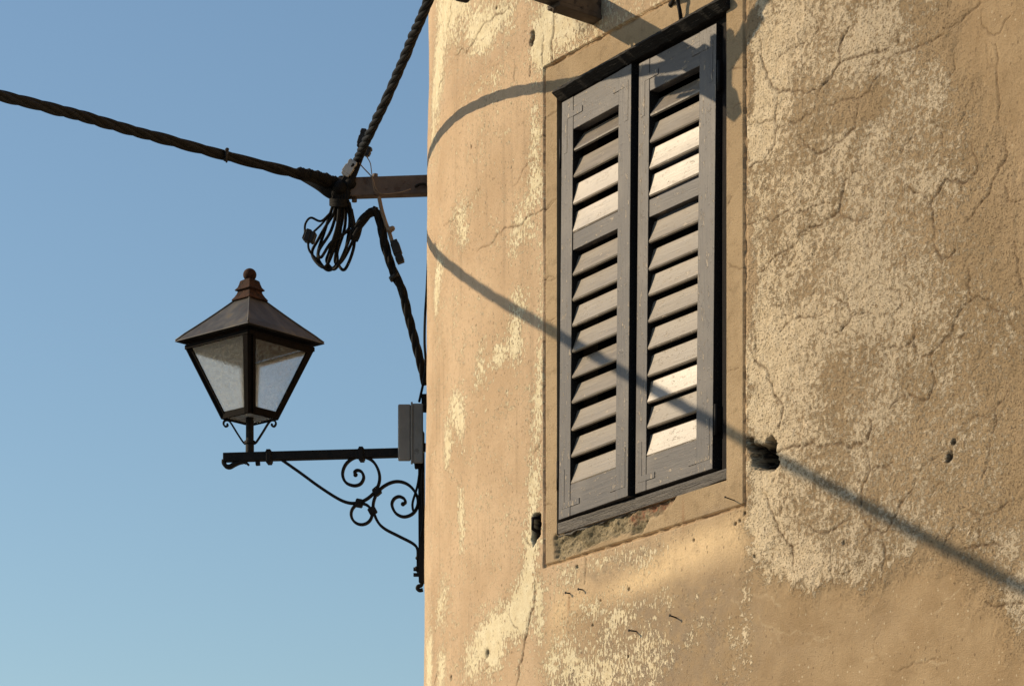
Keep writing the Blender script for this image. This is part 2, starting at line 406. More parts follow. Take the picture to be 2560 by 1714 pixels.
M = dict(
    plaster=m_plaster(), frame_paint=m_paint('grey_paint_frame', False), slat_paint=m_paint('grey_paint_slat', True), rail_paint=m_paint('grey_paint_rail', True, rail=True), plate_paint=m_paint('chipped_plate_paint', False, False, .565), slat_gloss=m_paint('glint_paint_slat', True, True),
    darkwood=m_simple('weathered_dark_wood', (.030, .025, .022), (.085, .072, .062), .62, 3, .9, stretch=(3, 60, 60), chips=((.15, .13, .115), 4, .60), bscale=6, bdist=.004),
    blackwood_shade=m_simple('black_wood_and_shade', (.006, .005, .005), (.016, .013, .011), .7, 3, 1.0, spec=.25, stretch=(3, 60, 60), chips=((.16, .14, .115), 5, .60), bscale=6, bdist=.005),
    darkwood_v=m_simple('weathered_dark_wood_upright', (.006, .005, .005), (.016, .013, .012), .75, 3, .9, spec=.12, stretch=(60, 60, 3), chips=((.13, .11, .095), 4, .64), bscale=6, bdist=.004),
    sillwood=m_simple('silvered_wood', (.016, .013, .012), (.085, .072, .058), .6, 3, 1.0, stretch=(3, 70, 70), bscale=5, bdist=.005),
    iron=m_simple('black_iron', (.006, .006, .0065), (.013, .011, .010),   .65, 40, .4, spec=.15, chips=((.030, .017, .010), 22, .66)),
    ironframe=m_simple('lantern_iron', (.004, .0035, .0035), (.008, .006, .005), .75, 40, .3, spec=.06, chips=((.015, .007, .005), 18, .63)),
    rust=m_simple('rusty_iron', (.026, .011, .007), (.058, .023, .012), .85, 30, .9, spec=.2, chips=((.022, .010, .007), 26, .54)),
    rawiron=m_simple('rust_brown_steel', (.055, .038, .029), (.105, .077, .060), .7, 14, .6, chips=((.05, .028, .017), 24, .58)),
    darksteel=m_simple('old_dark_steel', (.055, .038, .026), (.115, .082, .056), .75, 16, .8, chips=((.03, .02, .014), 20, .56)),
    rubber=m_simple('black_cable_sheath', (.006, .006, .006), (.013, .012, .011), .7, 30, .3, spec=.10),
    plastic=m_simple('black_plastic', (.006, .006, .006), (.012, .011, .011), .55, 30, .2, spec=.3),
    greyplastic=m_simple('grey_plastic', (.15, .142, .128), (.21, .198, .178), .55, 8, .2, chips=((.13, .115, .095), 9, .62)),
    palegrey=m_simple('pale_plastic', (.30, .30, .29), (.42, .41, .38), .5, 30, .3),
    ochrewire=m_simple('brown_plastic', (.12, .085, .055), (.20, .14, .085), .5, 30, .3),
    pane=m_simple('dark_backing', (.006, .006, .007), (.010, .010, .011), .2, 3),
    glass=m_glass(), clearglass=m_glass('clearer_glass', .02, .18, 1.03, .03), roofmetal=m_roofmetal(),
    rooftile=m_simple('clay_roof', (.20, .10, .06), (.34, .18, .11), .85, 6, .8, stretch=(1, 1, 6)),
    paving=m_simple('stone_paving', (.10, .09, .078), (.15, .135, .115), .8, 2.0, .6),
)

# ------------------------------------------------------------------ ground
g_ = MB(); nG = 24
for i in range(nG):
    for j in range(nG):
        pass
xs = [-400, -120, -40, -15, 0, 15, 40, 120, 400]
g_.add([(x, y, 0) for y in xs for x in xs], [(j*9+i, j*9+i+1, (j+1)*9+i+1, (j+1)*9+i) for j in range(8) for i in range(8)])
tag(g_.build('ground', M['paving']), kind='structure')

# ------------------------------------------------------------------ the house
house = empty('corner_house', BASE, BROT); house['local'] = 1
tag(house, 'old plastered corner house with a rounded, cracked and flaking tan wall', 'house')

rngN = np.random.default_rng(11); _an = rngN.random((256, 256)) * 2 * np.pi; GX, GY = np.cos(_an), np.sin(_an)
def vn(x, y):
    xi = np.floor(x).astype(int); yi = np.floor(y).astype(int); fx = x - xi; fy = y - yi
    u = fx * fx * fx * (fx * (fx * 6 - 15) + 10); v = fy * fy * fy * (fy * (fy * 6 - 15) + 10)
    def T(i, j):
        a, b = (xi + i) & 255, (yi + j) & 255
        return GX[a, b] * (fx - i) + GY[a, b] * (fy - j)
    return (T(0, 0) * (1-u) + T(1, 0) * u) * (1-v) + (T(0, 1) * (1-u) + T(1, 1) * u) * v
def fbm(x, y, o=4, g=.5):
    r = 0; a = 1; t = 0
    for k in range(o):
        c_, s_ = math.cos(.6 + k), math.sin(.6 + k)
        r = r + a * vn((x * c_ - y * s_) * 2**k + 17.3 * k, (x * s_ + y * c_) * 2**k + 31.7 * k); t += a; a *= g
    return r / t * .85

OA, OB, OZ0, OZ1 = -.458, .440, H0 + 2.065, H0 + 3.425      # window opening
GR = dict(l=(-.533, -.523), r=(.521, .536), b=(H0 + 1.973, H0 + 1.982), t=(H0 + 3.534, H0 + 3.545))   # scored line round it
def axis(fine0, fine1, st, lo_, hi_, cs, extra):
    a = list(np.arange(fine0, fine1, st)) + list(np.arange(lo_, fine0 - 1e-6, cs)) + list(np.arange(fine1, hi_ + 1e-6, cs)) + [hi_]
    a = sorted(a); ex = sorted(extra); a = [q for q in a if min(abs(q - e) for e in ex) > st * .45] + ex
    return np.array(sorted(a))
sarc_end = A0 - RAD * R_(95) - 5
SA = axis(-2.25, 1.86, .0038, sarc_end, 4.6, .25, [OA, OB, GR['l'][0], GR['l'][0]-.002, GR['l'][1], GR['l'][1]+.002, GR['r'][0], GR['r'][0]-.002, GR['r'][1], GR['r'][1]+.002])
ZA = axis(2.80, 6.0, .0028, 0.0, 7.2, .2, [OZ0, OZ1] + [e + q for k in 'bt' for e in GR[k] for q in ((0, -.002) if e == GR[k][0] else (0, .002))])
NSs, NZz = len(SA), len(ZA)
SG, ZG = np.meshgrid(SA, ZA, indexing='ij')

ZOOM = dict(A=(1800, 0, 2.613), B=(1800, 600, 2.613), C=(1800, 1150, 2.780), D=(1050, 1200, 3.051), E=(1050, 500, 2.09), G=(1060, 0, 3.135), W=(1340, 450, 3.136), T=(1340, 0, 3.136), H=(1300, 930, 3.016), P=(0, 0, 1.0))
def zp(k, pts):
    x0, y0, sc = ZOOM[k]; return [wp(x0 + x / sc, y0 + y / sc) for x, y in pts]
CR = [
 ('A',1,[(550,0),(570,60),(600,100),(640,185),(610,230),(590,290)]),('A',1.5,[(260,240),(270,330),(290,450),(305,510),(345,575),(385,610),(440,590),(520,590),(650,595)]),
 ('A',1.3,[(385,610),(370,700),(360,780),(375,830),(360,900),(355,940),(310,1010),(260,1060),(190,1095)]),('A',1.5,[(650,595),(690,540),(730,500),(785,410),(775,330),(800,250),(840,180)]),
 ('A',1.3,[(785,410),(900,375),(1040,340),(1100,310)]),('A',1.2,[(1000,420),(1070,380),(1140,350),(1220,330),(1330,290),(1400,255),(1465,220)]),
 ('A',1.1,[(1465,185),(1570,140),(1600,95),(1640,70),(1700,20),(1690,0)]),('A',1,[(650,595),(625,660),(610,730)]),('A',1.2,[(1050,470),(1010,530),(980,600),(920,635),(800,655),(690,670)]),
 ('A',1.4,[(900,660),(890,760),(885,840),(820,890),(750,930),(690,980),(635,1005),(590,980),(545,920),(520,880)]),('A',.8,[(635,1005),(625,1080)]),
 ('A',1.1,[(375,830),(420,815),(500,800),(560,750),(600,740)]),('A',1,[(190,815),(240,800),(310,790),(360,770)]),('A',1,[(350,410),(390,360),(450,320),(520,290),(575,250)]),
 ('A',.9,[(1530,350),(1530,450),(1490,510)]),('A',1.1,[(1800,290),(1810,450),(1835,680),(1830,800)]),('A',.9,[(1710,60),(1720,180),(1760,220),(1830,220),(1870,130),(1900,100)]),
 ('A',1.1,[(1370,750),(1410,810),(1445,840),(1455,920),(1450,970)]),('A',1.1,[(1180,1000),(1200,950),(1240,910),(1290,870)]),
 ('A',1.5,[(1640,930),(1650,1000),(1685,1060),(1680,1120),(1640,1170),(1580,1195),(1520,1180),(1470,1170),(1440,1230),(1390,1290),(1370,1330),(1395,1380),(1390,1450),(1400,1560)]),
 ('A',1.2,[(1230,1220),(1280,1260),(1340,1290),(1370,1330)]),('A',1.3,[(1870,870),(1865,970),(1880,1000),(1860,1060),(1820,1090),(1780,1190),(1750,1280),(1700,1330),(1650,1410),(1610,1440)]),
 ('A',1.2,[(190,1470),(260,1440),(430,1380),(480,1400),(560,1370),(640,1340),(720,1330)]),('A',1.4,[(790,1150),(805,1200),(790,1290),(775,1380),(740,1410),(680,1440),(600,1480),(540,1510),(500,1565)]),
 ('A',1,[(805,1200),(850,1150),(930,1105)]),('A',1.2,[(775,1380),(830,1420),(920,1440),(990,1410)]),('A',.9,[(545,1160),(540,1230),(500,1320),(475,1360)]),('A',.9,[(1610,720),(1590,780),(1560,820)]),('A',.8,[(1150,180),(1165,300)]),
 ('A',1,[(1860,1200),(1870,1310),(1900,1320),(1980,1300)]),('A',.8,[(1230,1220),(1190,1280)]),
 ('B',1.2,[(515,0),(430,70),(350,120),(260,205)]),('B',.8,[(950,0),(960,60)]),('B',.9,[(610,70),(580,130),(540,150)]),('B',.9,[(800,40),(700,120)]),('B',1.1,[(1195,50),(1215,120),(1225,180),(1220,250)]),
 ('B',1.4,[(1385,0),(1410,70),(1450,130),(1500,110),(1545,60)]),('B',1,[(1450,130),(1445,180)]),('B',1.1,[(1620,180),(1635,240),(1615,290),(1650,370)]),('B',1.3,[(1920,80),(1950,150),(1965,260),(1980,320)]),('B',1,[(1920,0),(1940,60)]),
 ('B',1.1,[(390,600),(430,550),(520,500),(600,500),(700,480)]),('B',1.4,[(770,395),(830,410),(850,490),(860,500),(830,550),(740,600)]),('B',1,[(830,410),(840,370)]),('B',1,[(860,500),(920,490),(1000,480)]),
 ('B',1,[(1080,310),(1170,325),(1185,400),(1150,470)]),('B',.9,[(950,325),(1000,295),(1080,290)]),('B',1.2,[(1060,700),(1130,690),(1260,655),(1280,580)]),('B',1,[(1260,655),(1270,720),(1290,780)]),
 ('B',1.5,[(1700,360),(1650,390),(1570,460),(1530,540),(1510,620),(1460,655),(1400,720),(1310,750)]),('B',1,[(1510,650),(1570,640),(1610,600)]),('B',1.4,[(1375,740),(1385,850),(1405,925),(1380,970),(1360,1030),(1320,1050),(1130,1060),(1100,1100)]),
 ('B',.9,[(1225,950),(1200,1040)]),('B',1.1,[(1690,360),(1760,385),(1780,450),(1890,490),(1930,590)]),('B',1,[(1890,660),(1895,710),(1920,770)]),('B',1.2,[(1900,970),(1860,1040),(1790,1130),(1800,1200),(1780,1260)]),
 ('B',1,[(1790,1130),(1700,1150),(1580,1200)]),('B',1.5,[(215,730),(265,820),(310,850),(325,910)]),('B',1.5,[(305,900),(350,1000),(410,1070),(400,1150),(385,1240)]),
 ('B',1.7,[(365,1385),(440,1360),(520,1340),(720,1335),(850,1355),(960,1310),(985,1230),(980,1170)]),('B',1.3,[(955,1350),(975,1500),(950,1565)]),('B',1.1,[(975,1500),(1060,1475),(1130,1450)]),
 ('B',1,[(1300,1510),(1330,1470),(1440,1400)]),('B',1.1,[(1760,1310),(1740,1430),(1710,1560)]),('B',.8,[(1070,730),(1090,800),(1095,870)]),('B',1,[(230,620),(240,700),(245,780)]),('B',.8,[(270,340),(260,480),(265,600)]),('B',.9,[(340,340),(390,380),(415,460),(430,500)]),
 ('C',1.3,[(1030,0),(1040,70),(1000,150),(980,270),(975,340),(1010,420),(1045,495),(1130,510),(1180,460),(1230,370),(1245,300),(1300,230),(1340,190),(1350,130)]),('C',1,[(1040,70),(1120,50),(1190,30)]),
 ('C',1,[(1045,495),(1010,530),(980,580)]),('C',1.1,[(1140,510),(1145,620),(1125,740),(1120,830)]),('C',1.5,[(310,230),(340,320),(390,440),(430,520),(500,600),(505,680),(520,780)]),('C',1,[(500,600),(550,580)]),
 ('C',1.3,[(620,450),(670,495),(720,510),(800,470),(930,405)]),('C',.8,[(720,510),(720,560)]),('C',1.1,[(765,555),(770,700),(785,870)]),('C',1.1,[(820,785),(880,780),(950,710),(1020,690)]),
 ('C',1.2,[(1550,590),(1580,520),(1640,440)]),('C',1.7,[(1700,620),(1750,600),(1830,585),(1900,575),(1980,600)]),('C',1,[(1810,380),(1805,580)]),('C',1.1,[(1680,365),(1800,370),(1880,370),(1960,320),(2050,270)]),
 ('C',.9,[(1540,600),(1570,690)]),('C',1.3,[(1850,985),(2000,995),(2110,995)]),('C',1,[(1460,240),(1510,160),(1550,150)]),('C',1.1,[(2060,1120),(2090,1070),(2113,1060)]),
 ('C',.6,[(1120,1150),(1100,1210),(1070,1250),(1075,1350),(1160,1410)]),('C',.8,[(1180,1450),(1280,1440),(1350,1400),(1450,1395),(1570,1400)]),('C',.9,[(185,130),(215,90),(225,40)]),
 ('D',2.2,[(880,770),(880,850),(870,970),(830,1090),(800,1240),(760,1420),(745,1560)]),('D',1,[(690,1040),(750,1130),(790,1240)]),('D',1,[(815,440),(830,490),(850,500)]),
 ('D',1,[(1255,550),(1260,660),(1255,780)]),('D',1.6,[(160,1390),(130,1560)]),('D',.7,[(460,1410),(500,1450),(560,1430)]),
 ('E',1.2,[(700,10),(640,50),(560,90),(480,140),(400,180),(370,230),(300,270)]),('E',.9,[(125,140),(160,110),(200,70),(280,20)]),('E',.9,[(700,405),(640,420)]),('E',1,[(640,1250),(600,1320)]),
 ('G',1.2,[(670,40),(600,110),(450,210),(400,310),(330,420),(250,440)]),('G',1.9,[(1015,110),(1000,330),(1015,490)]),('G',1.5,[(940,280),(935,400),(930,520)]),('G',1.1,[(170,540),(130,650),(105,780)]),
 ('G',1.2,[(215,30),(210,130),(180,250)]),('G',.8,[(910,1250),(810,1290),(750,1400),(690,1460)]),('G',.7,[(450,1470),(390,1568)]),('G',.9,[(960,1070),(860,1090)]),('G',1.1,[(720,520),(710,640)]),('G',1.4,[(835,520),(830,600)]),
 ('W',.8,[(1500,200),(1540,120)]),('W',.9,[(1510,650),(1560,680),(1640,700)]),('W',.8,[(1500,1505),(1590,1470)]),('W',.8,[(75,220),(120,170),(160,150)]),('W',.8,[(75,800),(160,765)]),('W',.7,[(80,1090),(150,1080)]),
 ('T',1,[(1500,565),(1570,535),(1640,515)]),('T',1,[(90,920),(120,895),(175,870)]),('T',.7,[(1540,855),(1620,810)]),('H',.8,[(180,1010),(240,1000)]),('T',.8,[(60,560),(60,700)]),
]
crack = np.zeros((NSs, NZz), np.float32)
rc = random.Random(5)
def fract(pts, n=3, k=.16):
    for _ in range(n):
        o = [pts[0]]
        for a, b in zip(pts, pts[1:]):
            dx, dz = b[0]-a[0], b[1]-a[1]; t = rc.uniform(-k, k)
            o += [((a[0]+b[0])/2 - dz*t, (a[1]+b[1])/2 + dx*t), b]
        pts = o; k *= .85
    return pts
CL = [(wdt, fract(zp(zk, pts))) for zk, wdt, pts in CR]
seedp = [p for (zk, w_, _), (_, pp) in zip(CR, CL) if zk in 'ABC' for p in pp]
for _ in range(150):                      # hairline branches off the main cracks
    x, z = rc.choice(seedp); a = rc.uniform(0, 6.283); pp = [(x, z)]
    for k in range(rc.randint(2, 6)):
        a += rc.uniform(-.7, .7); st_ = rc.uniform(.012, .04); x += st_ * math.cos(a); z += st_ * math.sin(a); pp.append((x, z))
    if all(q[0] > .56 for q in pp): CL.append((rc.uniform(.25, .6), fract(pp, 2)))
for wdt, pp in CL:
    pp = pp; nseg = len(pp) - 1
    for i, (a, b) in enumerate(zip(pp, pp[1:])):
        u = (i + .5) / nseg; w = .0021 * wdt ** .8 * (.65 + .7 * min(1, 4 * u, 4 * (1 - u)) * (.6 + .8 * rc.random())); amp = min(1, .74 * wdt) * (.45 + .75 * rc.random())
        m_ = .014
        i0, i1 = np.searchsorted(SA, [min(a[0], b[0]) - m_, max(a[0], b[0]) + m_]); j0, j1 = np.searchsorted(ZA, [min(a[1], b[1]) - m_, max(a[1], b[1]) + m_])
        if i1 <= i0 or j1 <= j0: continue
        X = SA[i0:i1, None] - a[0]; Y = ZA[None, j0:j1] - a[1]; dx, dz = b[0]-a[0], b[1]-a[1]; L2 = dx*dx + dz*dz + 1e-12
        t = np.clip((X*dx + Y*dz) / L2, 0, 1); d2 = (X - t*dx)**2 + (Y - t*dz)**2
        crack[i0:i1, j0:j1] = np.maximum(crack[i0:i1, j0:j1], amp * np.exp(-d2 / (w*w)))

vein = np.zeros((NSs, NZz), np.float32)
for pts in [[(230,930),(290,950),(350,950),(420,1010)],[(350,1180),(450,1200),(530,1180),(600,1200),(750,1225)],[(270,1080),(330,1150),(400,1230)],[(1350,1402),(1450,1390),(1570,1400)],[(1560,970),(1640,920),(1700,850)],[(80,965),(120,985),(130,1010)],[(600,1275),(700,1250)],[(1360,1010),(1390,975)],[(1000,1390),(1070,1370)],[(440,1190),(400,1240),(420,1280)],[(1500,1060),(1560,1020)]]:
    pp = fract(zp('C', pts), 3, .2); ww = rc.uniform(.0025, .0045)
    for a, b in zip(pp, pp[1:]):
        m_ = .02; i0, i1 = np.searchsorted(SA, [min(a[0], b[0]) - m_, max(a[0], b[0]) + m_]); j0, j1 = np.searchsorted(ZA, [min(a[1], b[1]) - m_, max(a[1], b[1]) + m_])
        if i1 <= i0 or j1 <= j0: continue
        X = SA[i0:i1, None] - a[0]; Y = ZA[None, j0:j1] - a[1]; dx, dz = b[0]-a[0], b[1]-a[1]
        t = np.clip((X*dx + Y*dz) / (dx*dx + dz*dz + 1e-12), 0, 1)
        vein[i0:i1, j0:j1] = np.maximum(vein[i0:i1, j0:j1], rc.uniform(.12, .42) * np.exp(-((X - t*dx)**2 + (Y - t*dz)**2) / (ww*ww)))

def poly_mask(k, pts, soft, wob=.0, wsc=.05):
    """soft-edged mask of a traced outline on the wall"""
    P = np.array(zp(k, pts)); out = np.zeros((NSs, NZz), np.float32); mg = soft * 2 + wob + .01
    i0, i1 = np.searchsorted(SA, [P[:, 0].min() - mg, P[:, 0].max() + mg]); j0, j1 = np.searchsorted(ZA, [P[:, 1].min() - mg, P[:, 1].max() + mg])
    if i1 <= i0 or j1 <= j0: return out
    X = SG[i0:i1, j0:j1].copy(); Y = ZG[i0:i1, j0:j1].copy()
    if wob: X, Y = X + wob * 2 * fbm(X / wsc + 5, Y / wsc, 4, .6), Y + wob * 2 * fbm(X / wsc + 50, Y / wsc + 9, 4, .6)
    ins = np.zeros(X.shape, bool); dist = np.full(X.shape, 9.0)
    for a, b in zip(P, np.roll(P, -1, 0)):
        c_ = ((a[1] > Y) != (b[1] > Y)) & (X < (b[0]-a[0]) * (Y-a[1]) / (b[1]-a[1] + 1e-12) + a[0]); ins ^= c_
        dx, dz = b - a; t = np.clip(((X-a[0])*dx + (Y-a[1])*dz) / (dx*dx + dz*dz + 1e-12), 0, 1)
        dist = np.minimum(dist, np.hypot(X - a[0] - t*dx, Y - a[1] - t*dz))
    sd = np.where(ins, dist, -dist); out[i0:i1, j0:j1] = np.clip(sd / soft * .5 + .5, 0, 1)
    return out
def blobs(L):
    f = np.zeros((NSs, NZz), np.float32)
    for px, py, rx, ry, wt in L:
        s0, z0 = wp(px, py); s1, _ = wp(min(px + rx, 2900), py) if px > 1200 else wp(px + rx, py); ds = abs(s1 - s0); dz = ry / F * 9.8
        i0, i1 = np.searchsorted(SA, [s0 - 2.6*ds, s0 + 2.6*ds]); j0, j1 = np.searchsorted(ZA, [z0 - 2.6*dz, z0 + 2.6*dz])
        if i1 <= i0 or j1 <= j0: continue
        f[i0:i1, j0:j1] += wt * np.exp(-((SA[i0:i1, None]-s0)/ds)**2 - ((ZA[None, j0:j1]-z0)/dz)**2)
    return f
inband = ((SG > GR['l'][0]) & (SG < GR['r'][1]) & (ZG > GR['b'][0]) & (ZG < GR['t'][1])).astype(np.float32)
right = np.clip((SG - .536) / .004, 0, 1) * 1.0
# limewash left on the wall
low = fbm(SG / .35, ZG / .35, 3)
zoneR = poly_mask('P', [(1866,-200),(2330,-200),(2390,60),(2345,140),(2420,260),(2480,330),(2520,600),(2560,760),(2700,900),(2700,1650),(2560,1600),(2500,1540),(2435,1450),(2330,1380),(2230,1430),(2190,1470),(2080,1465),(1965,1480),(1900,1420),(1866,1420)],   .055, .09, .12)
denR = zoneR * (.50 + .16 * np.clip((.95 - SG) / .5, 0, 1) * 1.0 - .14 * np.clip((SG - 1.2) / .5, 0, 1))
denR += blobs([(1930,200,50,90,.25),(2000,60,70,60,.12),(1900,330,40,60,.2),(2150,100,100,60,.16),(2050,480,120,100,.02),(1900,940,40,90,.2),(2000,1400,90,60,.25),(1900,1250,40,120,.28),(2130,1440,80,30,.3),(2500,1360,60,50,.3),(2540,1500,40,80,.35),(2250,200,100,80,.15),(2350,450,60,40,.2),(2150,750,80,60,.14),(2050,800,60,30,.1),(2200,1000,60,50,.08),(2160,260,80,40,-.35),(2180,260,40,30,-.2),(2420,700,80,60,-.12)])
denL = blobs([(1110,30,24,120,.42),(1150,20,35,90,.36),(1200,60,40,70,.34),(1260,40,50,60,.30),(1095,200,14,120,.42),(1085,300,8,120,.3),(1210,110,25,40,.25),(1240,200,30,40,.14),(1345,110,16,70,.48),(1370,60,12,80,.42),(1365,150,14,30,.3),
 (1340,330,14,90,.25),(1340,450,18,90,.30),(1310,560,26,80,.22),(1290,600,16,50,.25),(1150,560,22,60,.25),(1165,590,10,30,.2),(1100,690,10,90,.40),(1095,760,6,60,.2),(1300,740,22,40,.30),(1290,840,20,70,.42),(1250,890,22,40,.34),(1200,920,18,50,.34),(1140,1010,16,50,.32),(1150,1050,14,50,.35),(1125,1120,10,60,.46),(1160,1060,8,50,.22),
 (1350,900,8,300,.30),(1340,1000,16,100,.16),(1335,1250,15,120,.46),(1325,1380,16,90,.34),(1320,1470,16,60,.45),(1300,1530,26,60,.52),(1250,1570,34,50,.45),(1210,1600,34,50,.34),(1160,1330,10,60,.30),(1155,1260,8,50,.28),(1110,1510,16,60,.36),(1080,1650,8,120,.5),(1110,1680,16,80,.34),(1180,1660,40,60,.26),(1240,1650,30,50,.3),(1350,1520,10,80,.44),(1390,60,60,90,.30),(1480,130,50,40,.10)])
belowW = blobs([(1420,1440,40,26,.30),(1520,1400,60,30,.24),(1620,1390,60,30,.22),(1720,1330,70,26,.2),(1380,1480,22,40,.18),(1480,1520,40,24,.3),(1540,1540,40,30,.2),(1780,1420,80,40,.16),(1420,1580,60,60,.12),(1600,1640,120,60,.20),(1400,1660,60,60,.30),(1500,1690,60,40,.22),(1700,1500,50,20,.2),(1800,1560,50,50,.12),(1840,1700,40,90,.18)])
above = poly_mask('P', [(1384,-100),(1700,-100),(1640,20),(1395,150)], .03) * .30
szone = poly_mask('P', [(1540,1510),(1620,1470),(1700,1425),(1800,1440),(1890,1430),(1900,1760),(1380,1760),(1400,1640),(1470,1580)], .05, .07, .12)
cream = (denR * 1.0 + (1.75 * denL + .09 * np.clip((.2 - SG) / .3, 0, 1) + 1.3 * belowW + .30 * szone * np.clip(fbm(SG / .10 + 9, ZG / .2, 3) * 3 + .6, 0, 1.2) + above) * (1 - zoneR)) * (1 - inband) + .42 * low * (1 - inband) * (.6 + .4 * zoneR) + .02
cream = np.where(inband > 0, -.35, cream)
smooth = poly_mask('P', [(1340,1560),(1420,1500),(1560,1500),(1590,1480),(1660,1440),(1800,1440),(1866,1410),(1960,1440),(2190,1460),(2330,1380),(2440,1450),(2560,1600),(2700,1660),(2700,1900),(1340,1900)], .04, .04, .1)
smooth = np.maximum(smooth, poly_mask('P', [(2360,-100),(2700,-100),(2700,420),(2500,330),(2420,200),(2360,90)], .08, .04, .1) * .8)
orange = blobs([(1640,1420,100,46,.95),(1760,1360,90,46,.85),(1480,1430,60,30,.5),(1560,1470,80,24,.55),(1440,1490,40,40,.5),(1400,1530,26,50,.6),(1390,1610,24,60,.35),(1840,1340,30,60,.4),(1500,30,60,60,.2)])
orange *= (1 - inband)
stain = blobs([(1520,1420,60,30,.7),(1600,1380,40,26,.5),(1440,1450,20,30,.3),(1780,1280,40,14,.6),(1460,40,40,40,.15),(1452,70,16,16,.9),(1600,1560,70,50,.35),(1760,1540,90,60,.3),(1900,1560,40,60,.2),(1400,200,16,30,.5),(1700,1660,120,50,.3),(1560,1690,60,40,.45),(1640,1600,60,40,.4),(1420,1690,40,40,.4),(1500,1600,30,40,.35),(1960,1640,90,60,.25),(2200,1560,80,40,.25),(1800,1210,20,30,.25),(1530,120,20,20,.4)])
stain += blobs([(1475,70,14,18,.4)])
stain += .62 * szone * np.clip(fbm(SG / .16, ZG / .22, 4, .6) * 3 + .55, 0, 1) + .38 * poly_mask('P', [(1390,1440),(1480,1400),(1560,1380),(1640,1350),(1760,1300),(1700,1350),(1600,1410),(1520,1440),(1440,1470)], .03, .05, .08) * np.clip(fbm(SG / .07, ZG / .05, 4, .6) * 4 + .5, 0, 1)
stone = poly_mask('P', [(1388,1340),(1460,1310),(1560,1268),(1640,1240),(1698,1228),(1676,1262),(1640,1288),(1618,1300),(1605,1330),(1560,1332),(1500,1352),(1440,1380),(1402,1398),(1386,1395)], .006, .012, .03)
brick = poly_mask('P', [(1560,1290),(1680,1238),(1690,1250),(1640,1286),(1570,1310)], .01, .01, .03)
stone = np.clip(stone, 0, 1)
hole = poly_mask('P', [(1868,1102),(1878,1098),(1884,1110),(1892,1106),(1902,1116),(1912,1112),(1916,1098),(1930,1092),(1938,1104),(1936,1120),(1938,1132),(1946,1150),(1941,1162),(1932,1170),(1926,1176),(1912,1172),(1898,1176),(1886,1168),(1882,1148),(1880,1130),(1872,1118)], .022, .012, .02)
holecrumb = poly_mask('P', [(1870,1090),(1940,1085),(1950,1160),(1940,1190),(1916,1194),(1878,1180)], .012, .01, .03)
slot = poly_mask('P', [(1334,1290),(1340,1284),(1350,1286),(1351,1312),(1349,1336),(1342,1345),(1334,1362),(1331,1350),(1332,1318)], .006, .003, .02)
gash = poly_mask('G', [(845,255),(858,250),(862,300),(852,345),(838,355),(834,330),(846,290)], .008, .004, .02)
fineW = fbm(SG / .012, ZG / .012, 2) * 4
scar = poly_mask('T', [(330,135),(470,150),(478,190),(440,252),(402,240),(370,285),(345,230)], .02, .012, .03)
smallh = np.zeros_like(hole)
for px, py, r in [(2373,1140,.016),(2383,1105,.010),(1885,1390,.006),(2110,1356,.007),(1862,1282,.006),(1850,1302,.006),(1840,1308,.005),(1219,1632,.016),(1134,1694,.011),(1735,1350,.006),(1480,1562,.005),(1572,1640,.004),(1442,1416,.006),(1182,369,.006),(1240,20,.005),(1570,1472,.005),(1500,1500,.004)]:
    r *= .78; s0, z0 = wp(px, py); smallh = np.maximum(smallh, np.exp(-(np.abs(SG - s0 + .3 * r * fineW) / (r * .9))**2.4 - (np.abs(ZG - z0 + .3 * r * fineW) / (r * .95))**2.4).astype(np.float32))
smallh = np.clip(smallh * 1.4, 0, 1)
rust = blobs([(1422,1510,3,26,.8),(1708,1290,3,40,.55),(1592,1590,3,18,.4)])
groove = np.zeros_like(hole)
gl, gr_, gb, gt = GR['l'], GR['r'], GR['b'], GR['t']
inz = (ZG >= gb[0] - 1e-5) & (ZG <= gt[1] + 1e-5); ins_ = (SG >= gl[0] - 1e-5) & (SG <= gr_[1] + 1e-5)
groove[((SG >= gl[0] - 1e-5) & (SG <= gl[1] + 1e-5) | (SG >= gr_[0] - 1e-5) & (SG <= gr_[1] + 1e-5)) & inz] = 1
groove[((ZG >= gb[0] - 1e-5) & (ZG <= gb[1] + 1e-5) | (ZG >= gt[0] - 1e-5) & (ZG <= gt[1] + 1e-5)) & ins_] = 1
groove *= np.clip(.72 + 1.4 * fbm(SG / .05, ZG / .05, 3), .25, 1)
groove *= (1 - stone * .8)
rust = np.clip(rust + .38 * groove, 0, 1)
rw = .012 + .45 * np.clip(np.maximum(gb[0] - ZG, ZG - gt[1]) / .15, 0, 1)
roughm = np.clip(zoneR * 1.0 + .75 * np.clip((SG - .536 + .3 * (rw - .012) * fbm(SG / .1, ZG / .1, 3) * 2) / rw, 0, 1) * (1 - smooth), 0, 1) * (1 - inband)
fineN = fbm(SG / .022, ZG / .022, 3, .6); midN = fbm(SG / .075, ZG / .075, 4, .55); lowN = fbm(SG / .5, ZG / .5, 3)
disp = .012 * lowN * (1 - inband) + roughm * (.0050 * fineN + .0075 * midN) + (1 - roughm) * (.0009 * fineN + .0022 * midN) * (1 - .6 * inband)
near = np.clip(np.minimum(np.abs(SG - OA), np.abs(SG - OB)) / .02, 0, 1)
disp -= .0038 * crack
disp -= .011 * groove
chip = np.clip(fbm(SG / .016, ZG / .035, 3) * 7 - 1.2, 0, 1) * np.exp(-((SG - .531) / .010)**2) * ((ZG > gb[0]) & (ZG < gt[1])) + np.clip(fbm(SG / .012 + 4, ZG / .04, 3) * 7 - 1.3, 0, 1) * np.exp(-((SG + .528) / .008)**2) * ((ZG > gb[0]) & (ZG < gt[1]))
disp -= .006 * chip
